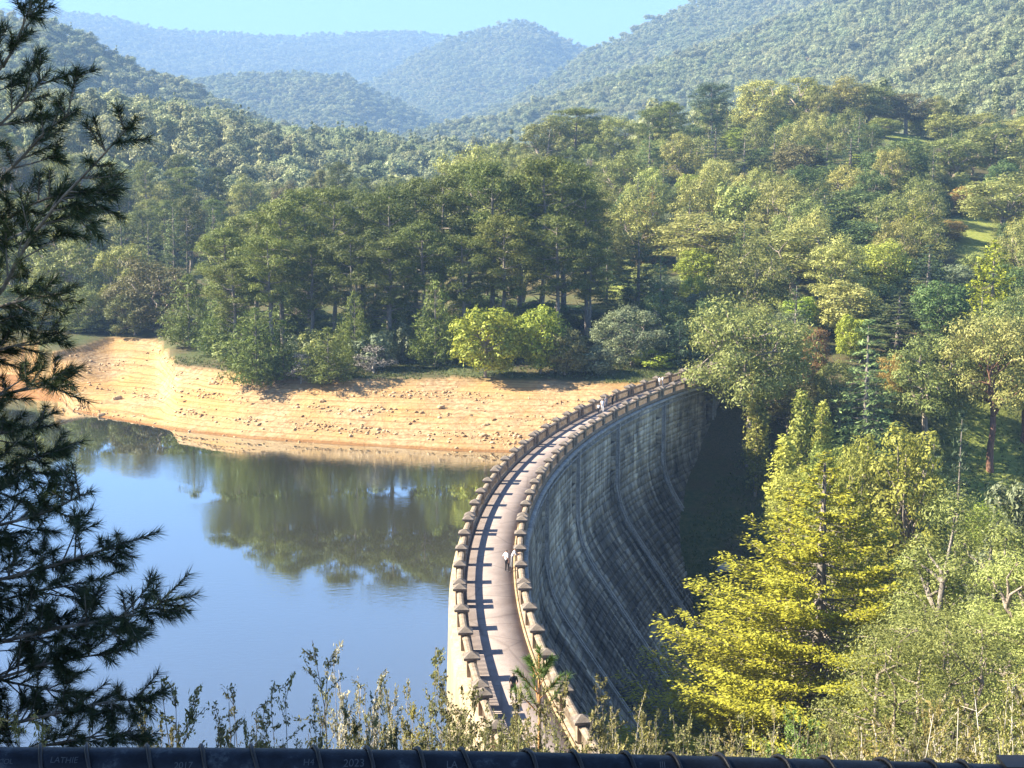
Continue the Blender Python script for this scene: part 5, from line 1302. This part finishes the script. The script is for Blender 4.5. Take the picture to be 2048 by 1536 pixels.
# ------------------------------------------------------------------ people on the walkway
def flat_mat(name, c, rough=.8):
    m, nt, out = new_mat(name); nz = noise(nt, 9, 3, .5, coords(nt, 'Object'))
    col = mixc(nt, nz, tuple(x * .8 for x in c), tuple(min(1, x * 1.15) for x in c)); finish(nt, out, col, rough, None, .2); return m
CL = {'white': flat_mat('white_cloth', (.75, .74, .72)), 'black': flat_mat('black_cloth', (.016, .016, .018)), 'skin': flat_mat('skin', (.45, .27, .19), .6), 'hair': flat_mat('dark_hair', (.02, .014, .01), .5), 'navy': flat_mat('dark_cloth', (.02, .022, .03)), 'grey': flat_mat('grey_cloth', (.22, .22, .23))}
def person(loc, rz, top, legs, label, pose='stand', h=1.7, hand_to=None, group=None):
    k = h / 1.7; lean = .0; st = 0
    J = dict(pelvis=(0, 0, .93), spine=(0, .0, 1.10), chest=(0, .0, 1.30), neck=(0, .0, 1.45), head0=(0, .01, 1.53), head=(0, .02, 1.63))
    for s, sg in (('l', -1), ('r', 1)):
        J.update({s + 'hip': (sg * .095, 0, .90), s + 'knee': (sg * .10, .02, .50), s + 'ank': (sg * .10, -.01, .085), s + 'toe': (sg * .11, .13, .03),
                  s + 'sho': (sg * .18, 0, 1.38), s + 'elb': (sg * .23, -.03, 1.12), s + 'wri': (sg * .22, .06, .88), s + 'palm': (sg * .22, .08, .82)})
    if pose == 'walk':
        J['lknee'] = (-.10, .16, .52); J['lank'] = (-.10, .22, .10); J['ltoe'] = (-.11, .36, .05); J['rknee'] = (.10, -.05, .49); J['rank'] = (.10, -.30, .14); J['rtoe'] = (.11, -.22, .04)
        J['lwri'] = (-.24, -.14, .90); J['lpalm'] = (-.24, -.16, .84); J['rwri'] = (.24, .20, .96); J['rpalm'] = (.24, .24, .91)
    if pose == 'lean':      # bent forward with the forearms on the parapet
        for q in ('spine', 'chest', 'neck', 'head0', 'head', 'lsho', 'rsho'):
            x, y, z = J[q]; d = z - .93; J[q] = (x, y + d * .42, .93 + d * .90)
        for s, sg in (('l', -1), ('r', 1)): J[s + 'elb'] = (sg * .24, .30, 1.10); J[s + 'wri'] = (sg * .12, .52, 1.17); J[s + 'palm'] = (sg * .08, .59, 1.18)
        J['lank'] = (-.12, -.12, .085); J['ltoe'] = (-.12, .02, .03); J['lknee'] = (-.11, -.04, .50)
    if pose == 'hip':       # one hand on the hip, weight on one leg
        J['lelb'] = (-.40, -.06, 1.12); J['lwri'] = (-.19, .02, .99); J['lpalm'] = (-.15, .06, .97); J['rknee'] = (.14, .10, .50); J['rank'] = (.16, .10, .085); J['rtoe'] = (.18, .23, .03)
    E_ = [('pelvis', 'spine'), ('spine', 'chest'), ('chest', 'neck'), ('neck', 'head0'), ('head0', 'head')]
    Rr = dict(pelvis=.135, spine=.125, chest=.14, neck=.058, head0=.085, head=.105)
    for s in 'lr':
        E_ += [('pelvis', s + 'hip'), (s + 'hip', s + 'knee'), (s + 'knee', s + 'ank'), (s + 'ank', s + 'toe'), ('chest', s + 'sho'), (s + 'sho', s + 'elb'), (s + 'elb', s + 'wri'), (s + 'wri', s + 'palm')]
        Rr.update({s + 'hip': .092, s + 'knee': .06, s + 'ank': .044, s + 'toe': .034, s + 'sho': .062, s + 'elb': .043, s + 'wri': .028, s + 'palm': .032})
        pw = np.array(J[s + 'palm']); dw = unit(pw - np.array(J[s + 'wri'])); sd = np.array([0, 1, 0]) if abs(dw[1]) < .8 else np.array([1.0, 0, 0])
        for q, (o_, l) in enumerate(((-.034, .070), (-.012, .085), (.012, .080), (.034, .062))):
            J[s + 'f%d' % q] = tuple(pw + sd * o_ + dw * l * .55); J[s + 'g%d' % q] = tuple(pw + sd * o_ * 1.05 + dw * l + np.array([-pw[0] * .08, 0, 0]))
            E_ += [(s + 'palm', s + 'f%d' % q), (s + 'f%d' % q, s + 'g%d' % q)]; Rr[s + 'f%d' % q] = .009; Rr[s + 'g%d' % q] = .0075
        J[s + 'th'] = tuple(pw + sd * -.055 - dw * .005); E_.append((s + 'palm', s + 'th')); Rr[s + 'th'] = .010
    names = list(J); bm = bmesh.new(); lay = bm.verts.layers.skin.verify(); vs = {}
    for n in names:
        v = bm.verts.new(J[n]); v[lay].radius = (Rr[n], Rr[n]); v[lay].use_root = n == 'pelvis'; vs[n] = v
    for a_, b_ in E_: bm.edges.new((vs[a_], vs[b_]))
    me0 = bpy.data.meshes.new('sk'); bm.to_mesh(me0); bm.free()
    ob = bpy.data.objects.new('sk', me0); COL.objects.link(ob); ob.modifiers.new('s', 'SKIN'); sd_ = ob.modifiers.new('u', 'SUBSURF'); sd_.levels = 1; sd_.render_levels = 1
    bpy.context.view_layer.update(); me = bpy.data.meshes.new_from_object(ob.evaluated_get(bpy.context.evaluated_depsgraph_get())); bpy.data.objects.remove(ob)
    me.materials.clear()
    for m_ in (CL['skin'], CL[top], CL[legs], CL['white' if legs == 'black' else 'navy'], CL['hair']): me.materials.append(m_)
    cen = np.empty(len(me.polygons) * 3); me.polygons.foreach_get('center', cen); cen = cen.reshape(-1, 3)
    segs = []
    for a_, b_ in E_:
        if a_ in ('pelvis', 'spine', 'chest') and (b_ in ('spine', 'chest', 'neck') or b_.endswith('sho')): mi = 1
        elif a_.endswith('sho') : mi = 1
        elif b_.endswith('hip') or b_.endswith('knee') or b_.endswith('ank'): mi = 2
        elif b_.endswith('toe'): mi = 3
        else: mi = 0
        segs.append((np.array(J[a_]), np.array(J[b_]), mi))
    hd = np.array(J['head']); mis = []
    for c in cen:
        best = 9; mi = 0
        for a_, b_, m_ in segs:
            ab = b_ - a_; t = np.clip(np.dot(c - a_, ab) / np.dot(ab, ab), 0, 1); d = np.linalg.norm(c - a_ - ab * t)
            if d < best: best, mi = d, m_
        if np.linalg.norm(c - hd) < .17 and c[2] > hd[2] - .06 and (c[1] < hd[1] + .03 or c[2] > hd[2] + .05): mi = 4
        mis.append(mi)
    me.polygons.foreach_set('material_index', np.array(mis, np.int32)); me.polygons.foreach_set('use_smooth', np.ones(len(mis), bool))
    me.name = 'person'; o = bpy.data.objects.new('person', me); COL.objects.link(o); o.location = loc; o.rotation_euler = (0, 0, rz); o.scale = (k, k, k)
    # a nose gives the face its front, the hair is a part of its own
    mb = MB(); p = hd + np.array([0, .10, -.01]); mb.add([p + [-.012, 0, -.02], p + [.012, 0, -.02], p + [0, .03, -.018], p + [0, 0, .03]], [(0, 1, 2), (0, 2, 3), (1, 3, 2)])
    link('nose', mb.mesh('nose'), CL['skin'], o)
    tag(o, label, 'person', group); return o
def on_deck(u, v): p = at_z(u, v, .02); return (float(p[0]), float(p[1]), .02)
person(on_deck(1027, 1403), .3, 'navy', 'black', 'person in dark clothes walking alone on the near end of the walkway', 'walk', 1.72)
person(on_deck(1013, 1144), -1.0, 'white', 'black', 'person in white top and black trousers standing with hand on hip', 'hip', 1.72)
person(on_deck(1024, 1137), -1.5, 'white', 'grey', 'person in white leaning on the valley-side parapet beside another', 'lean', 1.66)
person(on_deck(1197, 828), 2.8, 'white', 'navy', 'short person in pale top at the left of the far walkers', 'walk', 1.35)
person(on_deck(1205, 824), 3.0, 'white', 'white', 'person dressed all in white among the far walkers', 'walk', 1.7)
person(on_deck(1212, 818), 3.2, 'grey', 'grey', 'person in grey right of the walker in white', 'stand', 1.65)
person(on_deck(1225, 811), 2.6, 'black', 'black', 'person in black a little behind the far walkers', 'walk', 1.6)
person(on_deck(1319, 776), -1.2, 'white', 'grey', 'left one of two people in white near the far dam end', 'stand', 1.68)
person(on_deck(1325, 774), -1.4, 'white', 'white', 'right one of two people in white near the far dam end', 'stand', 1.64)

#print('TRIS', sum(sum(len(p.vertices) - 2 for p in m_.polygons) if len(m_.polygons) < 1 else len(m_.loops) - 2 * len(m_.polygons) for m_ in bpy.data.meshes if m_.users))
